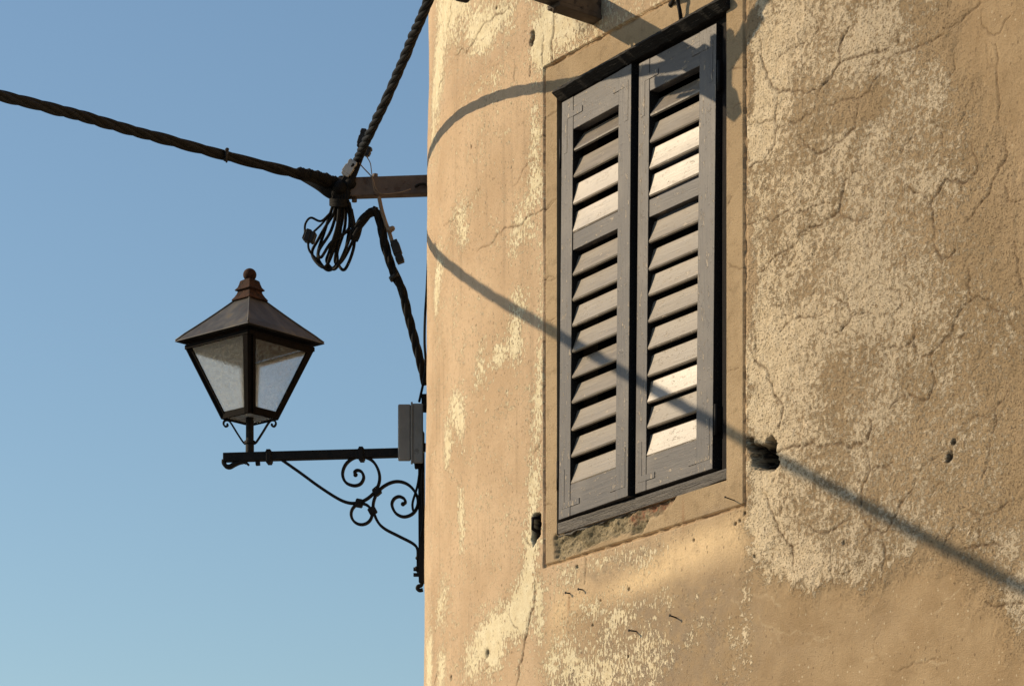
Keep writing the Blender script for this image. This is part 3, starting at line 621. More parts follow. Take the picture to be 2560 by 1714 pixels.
disp += stone * (-.014 + .030 * fbm(SG / .075 + 3, ZG / .045, 3, .6) + .010 * np.abs(fbm(SG / .02, ZG / .014, 2)))
disp -= np.clip(hole * 1.7 - .65, 0, 1) * (.085 + .10 * fbm(SG / .022, ZG / .022, 3, .6)) + holecrumb * (.004 + .012 * np.abs(fbm(SG / .02, ZG / .02, 3)))
disp -= scar * (.006 + .008 * fineN)
disp -= slot * .05 + gash * .03 + smallh * .012
sil = np.clip((A0 - SG) / RAD / R_(30), 0, 1); disp += sil * (5.8 - ZG) / 2.4 * .016
edge = np.minimum(np.minimum(SG - (-2.2), 1.84 - SG), np.minimum(ZG - 2.82, 5.98 - ZG)); 
disp = disp * np.clip(edge / .05, 0, 1)
dark = np.clip(np.clip(hole * 3.5 - 1.3, 0, 1) * (1 - .25 * np.clip(fbm(SG / .012, ZG / .012, 2) * 4, 0, 1)) + slot * 2.5 + gash * 1.5 + smallh * .8 + .35 * scar, 0, 1)  # near-black shade painted into the holes; the scar is a dark brown patch

X, Y, Z = wall_local(SG, ZG, disp)
me = bpy.data.meshes.new('wall')
co = np.stack([X, Y, Z], -1).reshape(-1, 3).astype(np.float32)
I, J = np.meshgrid(np.arange(NSs - 1), np.arange(NZz - 1), indexing='ij')
q = np.stack([I * NZz + J, (I+1) * NZz + J, (I+1) * NZz + J + 1, I * NZz + J + 1], -1).reshape(-1, 4)
sm_ = (SA[:-1] + SA[1:]) / 2; zm_ = (ZA[:-1] + ZA[1:]) / 2
keep = ~((sm_[:, None] > OA) & (sm_[:, None] < OB) & (zm_[None] > OZ0) & (zm_[None] < OZ1)).reshape(-1)
q = q[keep].astype(np.int32)
me.vertices.add(len(co)); me.vertices.foreach_set('co', co.ravel())
me.loops.add(q.size); me.loops.foreach_set('vertex_index', q.ravel())
me.polygons.add(len(q)); me.polygons.foreach_set('loop_start', np.arange(0, q.size, 4, dtype=np.int32)); me.polygons.foreach_set('loop_total', np.full(len(q), 4, np.int32))
me.polygons.foreach_set('use_smooth', np.ones(len(q), bool))
me.update(calc_edges=True)
uvl = me.uv_layers.new(name='UVMap'); uvd = np.stack([SG.ravel(), ZG.ravel()], -1)[q.ravel()].astype(np.float32); uvl.data.foreach_set('uv', uvd.ravel())
for nm, a in dict(cream=cream, smooth=smooth, crack=crack, stain=np.clip(stain, 0, 1), orange=np.clip(orange, 0, 1), dark=dark, stone=stone, brick=brick, band=inband, rust=np.clip(rust, 0, 1), rough=roughm, vein=vein, pale=np.clip((.75 - SG) / 1.25, 0, 1), specks=np.clip(smooth + .35 * (1 - roughm), 0, 1) * (1 - inband), grey=zoneR * np.clip((SG - .7) / .4, 0, 1)).items():
    at_ = me.attributes.new(nm, 'FLOAT', 'POINT'); at_.data.foreach_set('value', np.ascontiguousarray(a, np.float32).ravel())
me.materials.append(M['plaster']); me.validate()
wo = bpy.data.objects.new('wall', me); COL.objects.link(wo); wo.parent = house

# the sides of the house out of sight, and its roof
e0 = wall_local(sarc_end, 0, 0); e1 = wall_local(4.6, 0, 0)
p_l = Vector((float(e0[0]), float(e0[1]), 0)); p_r = Vector((float(e1[0]), float(e1[1]), 0)); p_b = Vector((p_r.x, p_l.y, 0))
hb = MB()
for a, b in ((p_r, p_b), (p_b, p_l)):
    hb.add([a, b, b + Vector((0, 0, 7.2)), a + Vector((0, 0, 7.2))], [(0, 1, 2, 3)])
ob = hb.build('rear_wall', m_simple('plain_plaster', (.33, .24, .15), (.42, .31, .2), .9, 3, .4), house)
outl = [Vector((float(x), float(y), 0)) for x, y, _ in [wall_local(s, 0, .22) for s in np.linspace(sarc_end, 4.6, 60)]] + [p_b]
rf = MB(); cpt = sum(outl, Vector()) / len(outl); n_ = len(outl)
rf.add([p + Vector((0, 0, 7.2)) for p in outl] + [p + Vector((0, 0, 7.32)) for p in outl] + [cpt + Vector((0, 0, 9.0))],
       [list(range(n_))] + [(i, (i+1) % n_, n_ + (i+1) % n_, n_ + i) for i in range(n_)] + [(n_ + i, n_ + (i+1) % n_, 2*n_) for i in range(n_)])
rf.build('roof', M['rooftile'], house)

# window: reveal, dark backing pane, old frame, lintel strip, sill
def lbox(mb, a0, a1, d0, d1, z0, z1, **k): return mb.box(a0, a1, -d1, -d0, z0, z1, **k)
rv = MB(); dp = .16
for a in (OA, OB): rv.add([(a, .0, OZ0), (a, dp, OZ0), (a, dp, OZ1), (a, .0, OZ1)], [(0, 1, 2, 3)])
for z in (OZ0, OZ1): rv.add([(OA, .0, z), (OB, .0, z), (OB, dp, z), (OA, dp, z)], [(0, 1, 2, 3)])
rv.build('window_reveal', m_simple('reveal_plaster', (.25, .18, .11), (.34, .25, .16), .9, 12, .5), house)
pn = MB(); lbox(pn, OA, OB, -.17, -.155, OZ0, OZ1); pn.build('dark_backing_pane', M['pane'], house)  # opaque near-black sheet standing in for the darkness behind the slats
fr = MB(); fd0, fd1 = -.075, -.017
lbox(fr, OA + .001, OA + .040, fd0, fd1, OZ0 + .03, OZ1 - .001); lbox(fr, OB - .046, OB - .001, fd0, fd1, OZ0 + .03, OZ1 - .001)
lbox(fr, OA + .040, OB - .046, fd0, fd1 - .001, OZ1 - .045, OZ1 - .001)
wf = fr.build('window_frame', M['darkwood_v'], house, bevel=.003)
si = MB(); rsi = random.Random(3); nS = 26; top = []; 
for i in range(nS + 1):
    a = OA + .002 + (OB - OA - .004) * i / nS; w1 = rsi.uniform(-.003, .003); w2 = rsi.uniform(-.004, .004)
    zt = OZ0 + .036; zb = OZ0 - .012 * (1 - i / nS) + .004 + w2
    top.append([(a, .075, zt), (a, .004 + w1 * .5, zt), (a, .002 + w1 * .5, zt - .006), (a, .006 + w1, zb), (a, .075, zb)])
si.add([p for c in top for p in c], [(i*5+k, (i+1)*5+k, (i+1)*5+(k+1) % 5, i*5+(k+1) % 5) for i in range(nS) for k in range(5)] + [[0,1,2,3,4], [nS*5+4, nS*5+3, nS*5+2, nS*5+1, nS*5]])
si.build('sill', M['sillwood'], house)
li = MB(); rl = random.Random(8); nL = 40; sec = []
for i in range(nL + 1):
    a = OA + .030 + (OB - OA - .012) * i / nL; j = rl.uniform(-.002, .002); j2 = rl.uniform(-.003, .003)
    zt = OZ1 + .016 + .012 * i / nL + j2 * .5
    sec.append([(a, .05, zt), (a, -.026 + j2, zt - .003), (a, -.037 + j2, zt - .009), (a, -.038 + j, zt - .016), (a, -.008, zt - .036 + j), (a, .05, zt - .036)])
li.add([p for c in sec for p in c], [(i*6+k, (i+1)*6+k, (i+1)*6+(k+1) % 6, i*6+(k+1) % 6) for i in range(nL) for k in range(6)] + [[0,1,2,3,4,5], [nL*6+5-k for k in range(6)]])
li.build('lintel', M['blackwood_shade'], house)

def sharp_at_flat(me):
    fl = {}
    for pg in me.polygons:
        for k in pg.edge_keys: fl[k] = fl.get(k, False) or not pg.use_smooth
    for e in me.edges: e.use_edge_sharp = fl.get(tuple(sorted(e.vertices)), True)
# shutters: stiles, rails, louvre slats, corner plates, hinges
ZC = H0 + 2.75; SHR = .0155
def shutter(name, hinge_a, sgn, stile_o, stile_i, z0, z1, za, zb, d_front, angle, tilts, kfix, pitch_list, label):
    """sgn +1: hinge on the left, boards run to the right. widths of outer/inner stile, total width."""
    Wd = stile_o[1]; th = .034
    o_w, i_w = stile_o[0], stile_i
    mb = MB(); X0 = lambda a, b: (min(sgn*a, sgn*b), max(sgn*a, sgn*b))
    for a, b in ((0, o_w), (Wd - i_w, Wd)):
        x0, x1 = X0(a, b); mb.box(x0, x1, 0, th, z0 - ZC, z1 - ZC, shear=SHR)
    x0, x1 = X0(o_w, Wd - i_w)
    mb.box(x0, x1, .0012, th, za - ZC, z1 - ZC - .0005, shear=SHR); mb.box(x0, x1, .0012, th, z0 - ZC + .0005, zb - ZC, shear=SHR)
    sh = mb.build(name, M['frame_paint'], house, bevel=.0016, pos=(0, 0, 0)); sh.data.materials.append(M['rail_paint'])
    sh.data.materials.append(M['blackwood_shade'])
    for pg in list(sh.data.polygons)[12:]: pg.material_index = 1
    for k in (3, 5, 9, 11): sh.data.polygons[k].material_index = 2  # stile edges coloured near-black, standing in for shade in the gaps
    sh.parent = house; sh['local'] = 1
    sh.location = (hinge_a, -d_front, ZC); sh.rotation_euler = (0, 0, angle); sh['label'] = label
    # slats
    zz = za - ZC; L = abs(x1 - x0) - .002; sw = .0705; st = .008
    sm = MB(); nb = 5; pr = [(-.0005, 0), (-.003, -.0035)] + [(-.003 + .0007*(1 - (2*k/nb - 1)**2), -.0035 + (-sw + .0075)*k/nb) for k in range(1, nb)] + [(-.003, -sw + .004), (0, -sw), (st - .002, -sw), (st, -sw + .004), (st, -.003), (st - .003, 0)]
    # profile in (y, z): lower edge forward
    vs = [(sx, y, z + sw) for sx in (-L/2, L/2) for y, z in pr]; n8 = len(pr)
    sm.add(vs, [list(range(n8)), list(range(2*n8-1, n8-1, -1))] + [(i, n8+i, n8+(i+1) % n8, (i+1) % n8) for i in range(n8)])
    for k in range(1, 1 + nb): sm.sm[2 + k] = True
    first = None
    zcur = zz
    for i, (pb, tl) in enumerate(zip(pitch_list, tilts)):
        zb_ = pb - ZC
        if i == kfix:
            fx = MB(); fx.box(x0 + .0005, x1 - .0005, .003, th - .006, zb_, zb_ + .052, shear=SHR)
            f_ = fx.build('lock_rail', M['rail_paint'], sh, pos=(0, 0, 0), bevel=.0015); continue
        if first is None: s_ = sm.build('slat', M['slat_paint'], sh, pos=(0, 0, 0)); first = s_; sharp_at_flat(s_.data)
        else: s_ = first.copy(); COL.objects.link(s_); s_.parent = sh
        s_.location = ((x0 + x1) / 2 + SHR * (zb_ + .03), .0035, zb_); s_.rotation_euler = (-R_(tl), 0, 0)
        if tl < 14: s_.material_slots[0].link = 'OBJECT'; s_.material_slots[0].material = M['slat_gloss']
    # corner plates
    for ix in (0, 1):
        for iz in (0, 1):
            w_ = .017; xo = .016 if ix == 0 else Wd - .016; sx = 1 if ix == 0 else -1; zo = (z1 - .044 if iz else z0 + .030) - ZC; sz = -1 if iz else 1
            lx = .105 if ix == 0 else .085
            P = [(xo, zo), (xo + sx*lx, zo), (xo + sx*lx, zo + sz*w_), (xo + sx*w_, zo + sz*w_), (xo + sx*w_, zo + sz*.12), (xo, zo + sz*.12)]
            P = [Vector((sgn*x + SHR*z, -.0009, z)) for x, z in P]
            cp = MB(); cp.prism(P, .003, (0, -1, 0)); c_ = cp.build('corner_plate', M['plate_paint'], sh, pos=(0, 0, 0))
    for hz in (z1 - .155, z0 + .14):
        hg = MB(); hx = -sgn * .004; hg.box(min(0, -sgn*.014), max(0, -sgn*.014), .006, .020, hz - ZC - .034, hz - ZC + .034, shear=SHR)
        hg.tube([Vector((-sgn*.010 + SHR*(hz-ZC), .004, hz - ZC - .045)), Vector((-sgn*.010 + SHR*(hz-ZC), .004, hz - ZC + .045))], .006, 10)
        hg.build('hinge', M['iron'], sh, pos=(0, 0, 0))
    return sh
def zpx(px, py, d=0.0):
    a = flat_a(px, d); Q = P0 + d * NN; return H0 + (HY - py) / F * (Q[1] - C * a)
slL = [376, 443, 511, 581, 624, 688, 751, 815, 879, 943, 1006, 1074, 1140.5, 1208.5]
slR = [290, 357, 424, 491, 542, 606, 675, 739, 805, 872, 940, 1006, 1069, 1139]
DF = .003
zl = [zpx(1437, y, DF) + .001 for y in slL]; zr = [zpx(1622, y, DF) + .001 for y in slR]
tl_L = [32, 22, 12.5, 12, 0, 20, 19, 16, 19, 24, 22, 20, 19, 17]
tl_R = [32, 20, 12.5, 11.5, 0, 18, 17, 15, 17.5, 15.5, 14.2, 12.5, 14.6, 12.5]
aL = flat_a(1400.5, DF); aR = flat_a(1783.0, DF)
shutter('shutter', aL, 1, (.067, .399), .070, H0 + 2.108, H0 + 3.402, H0 + 3.300, zl[-1] - .0, DF, R_(-1.6), tl_L, 4, zl, 'left louvred shutter standing slightly ajar')
shutter('shutter', aR, -1, (.082, .394), .056, H0 + 2.112, H0 + 3.398, H0 + 3.300, zr[-1] - .0, DF - .004, R_(0.2), tl_R, 4, zr, 'right louvred shutter with sun glinting off several slats')

# ------------------------------------------------------------------ street lamp on its wall bracket
lampx = 624.5
AX = PL(lampx, 1000)
def lz(py): return H0 + (HY - py) / F * AX.y
root = W(sL, PL(1050, 1400).z, 0)
lamp = empty('wall_lamp', PL(1054, 1455))
tag(lamp, 'black four-sided lantern on a scrolled iron wall arm with rusty ball finial', 'street lamp')
am = MB(); p1 = PL(559, 1143.5); p2 = PL(1056, 1130)
am.bar(p1, p2, .031, .031); am.build('arm', M['iron'], lamp, bevel=.002)
for cxp, y0, y1 in ((673, 1142, 24), (904, 1135.5, 24)):
    c = PL(cxp, y0); dv = (p2 - p1).normalized()
    cl = MB(); cl.bar(c - dv*.008, c + dv*.008, .044, .050); cl.bar(c - dv*.011, c + dv*.011, .040, .040)
    cl.build('arm_clip', M['iron'], lamp, bevel=.002)
cl = MB(); cl.bar(PL(644, 1150), PL(645, 1163), .016, .016); cl.build('bolt', M['iron'], lamp, bevel=.002)
def z3(pts, off=0.0): return [PL(520 + x / 3.0155, 980 + y / 3.0155, off) for x, y in pts]
sc1 = [(550,505),(700,610),(830,705),(960,790),(1040,828),(1110,836),(1180,815),(1245,765),(1285,700),(1294,630),(1272,560),(1230,510),(1160,485),(1090,500),(1035,550),(1015,620),(1040,680),(1100,704),(1150,690),(1174,645),(1160,602),(1128,588),(1106,602),(1112,622)]
sc2 = [(1582,1260),(1580,1185),(1545,1140),(1440,1085),(1335,1030),(1280,975),(1246,885),(1256,800),(1300,730),(1370,685),(1440,673),(1510,697),(1563,755),(1584,825),(1568,885),(1528,925),(1470,938),(1415,910),(1387,850),(1402,805),(1440,786),(1478,802),(1488,830),(1470,842)]
for pts in (sc1, sc2):
    s_ = MB(); path = catmull(z3(pts), 7); N = len(path)
    s_.tube(path, [.0048] * N, flat=(NL, .010)); s_.ball(path[-1], .0085, 12, (1, 1.2, 1)); s_.build('scroll', M['iron'], lamp)
rg = MB(); cc = (1158, 918)
rg.tube(z3([(cc[0] + 79*math.cos(t), cc[1] + 79*math.sin(t)) for t in np.linspace(0, 2*math.pi, 41)]), .0046, flat=(NL, .010), cap=False); rg.build('ring', M['iron'], lamp)
for x, y, an in ((1140, 836, 12), (1274, 746, -40), (1240, 893, 62)):
    c = z3([(x, y)])[0]; t = EL * math.cos(R_(an)) + Vector((0, 0, 1)) * math.sin(R_(an)); up_ = NL
    ck = MB(); ck.bar(c - t*.011, c + t*.011, .029, .028, up_); ck.bar(c - t*.0135, c + t*.0135, .024, .024, up_)
    ck.build('scroll_clip', M['iron'], lamp, bevel=.002)
bp_ = MB(); bp_.bar(PL(1053, 1080), PL(1055, 1456), .020, .034, NL)
bp_.bar(PL(1046, 1370), PL(1046, 1430), .012, .014, NL)
bp_.tube(catmull(z3([(1600,1380),(1612,1430),(1605,1455),(1585,1462),(1580,1478),(1595,1492),(1620,1488)]), 6), .0075, 8)
for y in (1422, 1436): bp_.bar(PL(1034, y), PL(1050, y), .012, .012)
bp_.ball(PL(1042, 1421), .010); bp_.ball(PL(1043, 1394), .007)
bp_.build('back_plate', M['iron'], lamp, bevel=.001)
ec = MB(); ec.tube(catmull([PL(380 + x/2.8, 640 + y/2.8) for x, y in [(505,1425),(505,1450),(520,1470),(545,1474),(575,1458),(610,1442),(640,1438),(660,1446),(676,1460)]], 6), [.0075]*36 + [.006]*6 + [.004]*7, flat=(NL, .012))
ec.build('end_curl', M['iron'], lamp)
stm = MB()
stm.lathe((AX.x, AX.y, 0), [(.0155, lz(1136)), (.0155, lz(1110)), (.020, lz(1109)), (.020, lz(1102)), (.0145, lz(1101)), (.0145, lz(1030))], 18, smooth=False)
stm.build('stem', M['iron'], lamp)
for sg in (-1, 1):
    st_ = MB(); cxz = 684
    pts = [(cxz + sg*38, 1308), (cxz + sg*50, 1296), (cxz + sg*90, 1235), (cxz + sg*135, 1163), (cxz + sg*158, 1148), (cxz + sg*178, 1155), (cxz + sg*183, 1175), (cxz + sg*170, 1192), (cxz + sg*154, 1184), (cxz + sg*158, 1172)]
    path = catmull([PL(380 + x/2.8, 640 + y/2.8) for x, y in pts], 6)
    st_.tube(path, [.0032]*len(path), flat=(NL, .006)); st_.tube([PL(380 + (cxz + sg*10)/2.8, 1107), PL(380 + (cxz + sg*40)/2.8, 1107)], .006, 8)
    st_.build('stay', M['iron'], lamp)
# lantern
DEL = R_(3.5)
ANG = [-math.pi/2 + DEL + k*math.pi/2 for k in range(4)]            # near, right, far, left
def lc(k, hd, z): return Vector((AX.x + hd*math.cos(ANG[k % 4]), AX.y + hd*math.sin(ANG[k % 4]), z))
MMa = AX.y / F
hb_, ht_ = 69*MMa, 160*MMa; zb_, zt_ = lz(1046), lz(868)
fl_ = MB()
for k in range(4):
    a, b = lc(k, hb_, zb_), lc(k, ht_, zt_)
    out = Vector((math.cos(ANG[k]), math.sin(ANG[k]), 0))
    # angle-iron post: a flat along each of the two faces that meet at the corner
    for kk in (1, -1):
        ia = lc(k + kk, hb_, zb_) - a; ib = lc(k + kk, ht_, zt_) - b
        ea, eb = ia.normalized()*.020, ib.normalized()*.024; nrm = ia.cross(b - a).normalized() * .003
        fl_.add([a, a + ea, b + eb, b, a - nrm*2, a + ea - nrm*2, b + eb - nrm*2, b - nrm*2], [(0,1,2,3),(7,6,5,4),(0,4,5,1),(1,5,6,2),(2,6,7,3),(3,7,4,0)])
    fl_.bar(a - out*.004, b - out*.004, .012, .012)
    a2, b2 = lc(k+1, hb_, zb_), lc(k+1, ht_, zt_); t0 = .135
    lo0, lo1 = a.lerp(b, .0), a2.lerp(b2, .0)
    fl_.bar(lo0 + Vector((0,0,.009)), lo1 + Vector((0,0,.009)), .008, .024)
    fl_.bar(b - Vector((0,0,.004)), b2 - Vector((0,0,.004)), .008, .014)
# the door on the right-hand face has a frame of its own
a, b, a2, b2 = lc(0, hb_, zb_), lc(0, ht_, zt_), lc(1, hb_, zb_), lc(1, ht_, zt_)
def onf(u, v, off): 
    p = a.lerp(a2, u).lerp(b.lerp(b2, u), v); n = (a2 - a).cross(b - a).normalized(); return p + n*off
fl_.build('lantern_frame', M['ironframe'], lamp)
dr = MB()
for (u0, v0), (u1, v1), w_ in (((.13, .03), (.07, .96), .012), ((.87, .03), (.93, .96), .012), ((.10, .045), (.90, .045), .024), ((.06, .955), (.94, .955), .018)):
    dr.bar(onf(u0, v0, .004), onf(u1, v1, .004), w_, .008, (a2 - a).cross(b - a).normalized())
dr.ball(onf(.90, .52, .010), .006)
dr.build('lantern_door', M['ironframe'], lamp)
for k in range(4):
    g1 = MB(); q4 = [lc(k, hb_-.006, zb_+.006), lc(k+1, hb_-.006, zb_+.006), lc(k+1, ht_-.006, zt_), lc(k, ht_-.006, zt_)]
    g1.add(q4, [(0, 1, 2, 3)]); go = g1.build('glass_pane', M['clearglass' if k == 0 else 'glass'], lamp, fix=False)
    if k == 0: go['label'] = 'clearer pale pane'
g1 = MB(); g1.add([lc(k, hb_-.004, zb_+.003) for k in range(4)], [(0,1,2,3)]); g1.build('base_pane', M['glass'], lamp, fix=False)
lr = MB(); he, hr = 187*MMa, 34*MMa; ze, zr_ = lz(857), lz(750)
for rr, dz in (((he, hr), 0),):
    ring = [[lc(k, he, ze) for k in range(4)], [lc(k, he - .003, ze + .004) for k in range(4)]]
    # slightly dished slopes
    for i in range(1, 7):
        t = i / 6; ring.append([lc(k, he + (hr - he)*t, ze + .005 + (zr_ - ze - .005)*t - .003*math.sin(math.pi*t)) for k in range(4)])
    inner = [[lc(k, he - .030, ze + .000) for k in range(4)], [lc(k, ht_ - .012, ze + .006) for k in range(4)], [lc(k, hr, zr_ - .03) for k in range(4)]]
    allr = inner[::-1] + ring; vs = [p for r_ in allr for p in r_]
    lr.add(vs, [(i*4+k, i*4+(k+1) % 4, (i+1)*4+(k+1) % 4, (i+1)*4+k) for i in range(len(allr)-1) for k in range(4)] + [(0,1,2,3), tuple(len(vs)-4+k for k in range(4))])
rfo = lr.build('lantern_roof', M['roofmetal'], lamp); rfo.data.materials.append(M['ironframe'])
for pg in rfo.data.polygons:
    if pg.index < 12 or pg.index == len(rfo.data.polygons) - 2: pg.material_index = 1  # inside of the roof coloured near-black, its shade painted in
sm2 = MB()
for k in range(4):
    sm2.tube([ring[i][k] + Vector((0, 0, .001)) for i in range(1, 8)], .0035, 6)
sm2.build('hip_seam', M['roofmetal'], rfo)
fi = MB()
pr = [(46*MMa, lz(753)), (46*MMa, lz(750)), (39*MMa, lz(743)), (33*MMa, lz(735)), (30*MMa, lz(727)), (30*MMa, lz(724)), (38*MMa, lz(728)), (38*MMa, lz(725)), (31*MMa, lz(719)), (27*MMa, lz(710)), (25*MMa, lz(703)), (16*MMa, lz(699))]
fi.lathe((AX.x, AX.y, 0), pr, 4, ANG[0]); fi.lathe((AX.x, AX.y, 0), [(9*MMa, lz(700)), (9*MMa, lz(694))], 12)
fi.ball((AX.x, AX.y, lz(687)), 17*MMa, 20, (1, 1, .95)); fi.build('finial', M['rust'], lamp, bevel=.002)

# ------------------------------------------------------------------ junction box where the arm meets the wall
jb = empty('junction_box', PL(1030, 1154))
tag(jb, 'weathered grey plastic junction box between the lamp arm and the wall', 'junction box')
def pbox(mb, x0, x1, y0, y1, n0, n1):
    P = [PL(x, y, o) for o in (n1, n0) for x, y in ((x0, y1), (x1, y1), (x1, y0), (x0, y0))]
    return mb.add(P, [(0,1,2,3),(7,6,5,4),(0,4,5,1),(1,5,6,2),(2,6,7,3),(3,7,4,0)])
b1 = MB(); pbox(b1, 1031, 1058, 1008, 1158, -.07, .075); b1.build('box_body', M['greyplastic'], jb, bevel=.005)
b2 = MB(); pbox(b2, 995, 1027, 1010, 1152, -.065, .070); b2.build('box_lid', M['greyplastic'], jb, bevel=.005)
b3 = MB(); pbox(b3, 1027, 1032, 1004, 1160, -.073, .078); b3.build('seam_rim', M['greyplastic'], jb, bevel=.002)
for p_, q_, w_, h_ in ((PL(1056, 1018, .06), PL(1064, 1018, .06), .012, .03), (PL(1056, 1118, .06), PL(1064, 1118, .06), .012, .03), (PL(1064, 985, .02), PL(1064, 1030, .02), .012, .03), (PL(1043, 1150, .03), PL(1045, 1170, .03), .022, .022)):
    b4 = MB(); b4.bar(p_, q_, w_, h_); b4.build('fixing_lug', M['iron'], jb)

# ------------------------------------------------------------------ cable brackets
k1 = empty('cable_bracket', PL(1072, 490))
tag(k1, 'rust brown steel arm holding the knot of cables above the lamp', 'cable bracket', 'steel cable arms on the house wall')
ar = MB(); q0, q1 = PL(1085, 464), PL(846, 472)
# box section with open lower lip
ar.bar(q0, q1, .045, .068); ar.build('arm', M['rawiron'], k1, bevel=.003)
for x, y in ((938, 440), (886, 500), (866, 452), (858, 500)): bt = MB(); bt.tube([PL(x, y - 5), PL(x, y + 5)], .010, 6); bt.build('bolt', M['rawiron'], k1)
bt = MB(); bt.bar(PL(836, 447), PL(842, 500), .05, .012); bt.build('end_plate', M['rawiron'], k1)
s2, z2 = wp(1490, 27); R2 = W(s2, z2, -.03)
b2d = Vector((-math.sin(.85), -math.cos(.85), -.001)).normalized(); L2 = .613
T2 = R2 + b2d * L2
k2 = empty('cable_bracket', W(s2, z2, 0))
tag(k2, 'dark stubby steel arm jutting out of the wall over the shuttered window', 'cable bracket', 'steel cable arms on the house wall')
ar2 = MB(); ar2.bar(R2 + Vector((0,0,.006)), T2 + Vector((0,0,.006)), .050, .058); ar2.build('arm', M['darksteel'], k2, bevel=.003)
lp = MB(); lp.bar(R2 + Vector((0,0,-.030)), R2 + b2d*.21 + Vector((0,0,-.030)), .056, .014); lp.build('lower_plate', M['darksteel'], k2, bevel=.002)
tb = b2d.cross(Vector((0,0,1))).normalized()
for p_, q_, r_ in ((R2 + b2d*.42 - tb*.05, R2 + b2d*.42 + tb*.05, .010), (R2 + b2d*.52 - tb*.05, R2 + b2d*.52 + tb*.05, .010), (R2 + b2d*.205 + Vector((0,0,-.05)), R2 + b2d*.205 + Vector((0,0,-.02)), .006)):
    bt = MB(); bt.tube([p_, q_], r_, 6); bt.build('bolt', M['darksteel'], k2)

# ------------------------------------------------------------------ twisted cables
T1 = PL(862, 466)
def cable(name, path, label, ro=.0088, rs=.0088, pitch=.16, strands=4, seed=1, wob=.1, group='twisted overhead cables', fittings=None):
    m = MB(); twisted(m, path, rs, ro, pitch, strands, seed=seed, wob=wob)
    o = m.build(name, M['rubber'], None, pos=path[0], fix=False); tag(o, label, 'cable', group); return o
# span to the left
D1 = PL(850, 462).y
cpx = [(852,468),(800,450),(750,436),(680,419),(569,390),(460,361),(346,331),(260,307),(173,283),(80,259),(0,240),(-160,196),(-400,130)]
pth = []
for x, y in cpx:
    t = (852 - x) / 852; D = D1 + .02 - 1.848*t + .533*t*(1 - t); pth.append(px_at(x, y, D))
e_d = (pth[-1] - pth[-2]).normalized()
for k in range(1, 9): pth.append(pth[-1] + e_d * 1.3 + Vector((0, 0, .012 * k)))
cpath = catmull(pth, 10)
c1 = cable('twisted_cable', cpath, 'thick black twisted cable sagging in from the left edge of the sky', .0088, .0096, .56, 4, 2, .22)
gp = MB(); gpt = resample(catmull([px_at(x, y, D1 + .02 - 1.35*(852 - x)/852 - .012) for x, y in [(748,432),(780,438),(812,446),(845,458)]], 8), .004)
gp.tube(gpt, [.017 + .0035*math.sin(i*1.7) + .002*math.sin(i*.6) for i in range(len(gpt))], 10); gp.ball(gpt[0], .018)
gp.build('cable_grip', M['ochrewire'] if False else M['rubber'], c1)
tie = MB(); tp_ = px_at(563, 389, D1 + .02 - 1.848*.339 + .533*.339*.661 - .02)
tie.tube([tp_ + Vector((.0, 0, -.020)) , tp_ + Vector((.004, -.008, 0)), tp_ + Vector((.008, 0, .024))], .006, 8); tie.tube([tp_ + Vector((.004,.022,-.02)) + Vector((0,-.022 + .022*math.cos(t) - .0, .02 + .021*math.sin(t))) for t in np.linspace(0, 6.28, 20)], .0035, 6)
tie.build('cable_tie', M['plastic'], c1)
# span between the two arms
T2c = T2 + Vector((.0, .0, .06))
mid = []
for i in range(15):
    t = i / 14; p = T2c.lerp(PL(893, 398), t); p.z -= .031*4*t*(1-t); p.x -= .003*4*t*(1-t); mid.append(p)
c2 = cable('twisted_cable', mid, 'black twisted cable climbing past the house corner to the upper arm', .0080, .0086, .40, 4, 5, .28)
# cable hanging down to the wall
dz = lambda x, y, o=0: PL(640 + x/1.9125, 240 + y/1.9125, o)
drop = catmull([dz(470,690,.02), dz(492,620,.02), dz(528,572,.02), dz(568,552,.015), dz(590,590,.01), dz(605,660,.01), dz(625,740,.0), dz(660,845,-.0), dz(700,930,-.01), dz(725,1040,-.02), dz(757,1160,-.04), dz(790,1280,-.06), dz(812,1380,-.08)], 10)
c3 = cable('twisted_cable', drop, 'black twisted cable looping under the arm and down to the wall edge', .0080, .0088, .20, 4, 9, .1)
for p_, q_, r_ in ((dz(657,858,.0), dz(666,876,.0), .0195), (dz(556,548,.01), dz(576,556,.01), .0185)):
    cg = MB(); cg.tube([p_, q_], r_, 10); cg.build('cable_tie', M['plastic'], c3)
# span leaving the upper arm to the right, over the picture
ua = Vector((UP[0], UP[1], 0)); dr4 = ua*.25 + Vector((0,0,.20)) + Vector((NN[0], NN[1], 0))*.04
c4 = cable('twisted_cable', [T2 + Vector((0,0,.02)) + dr4*t + Vector((0,0,.01*t*t)) for t in np.linspace(0, 9, 30)], 'black twisted cable whose shadow climbs away above the right of the window', .0085, .0085, .15, 4, 12)

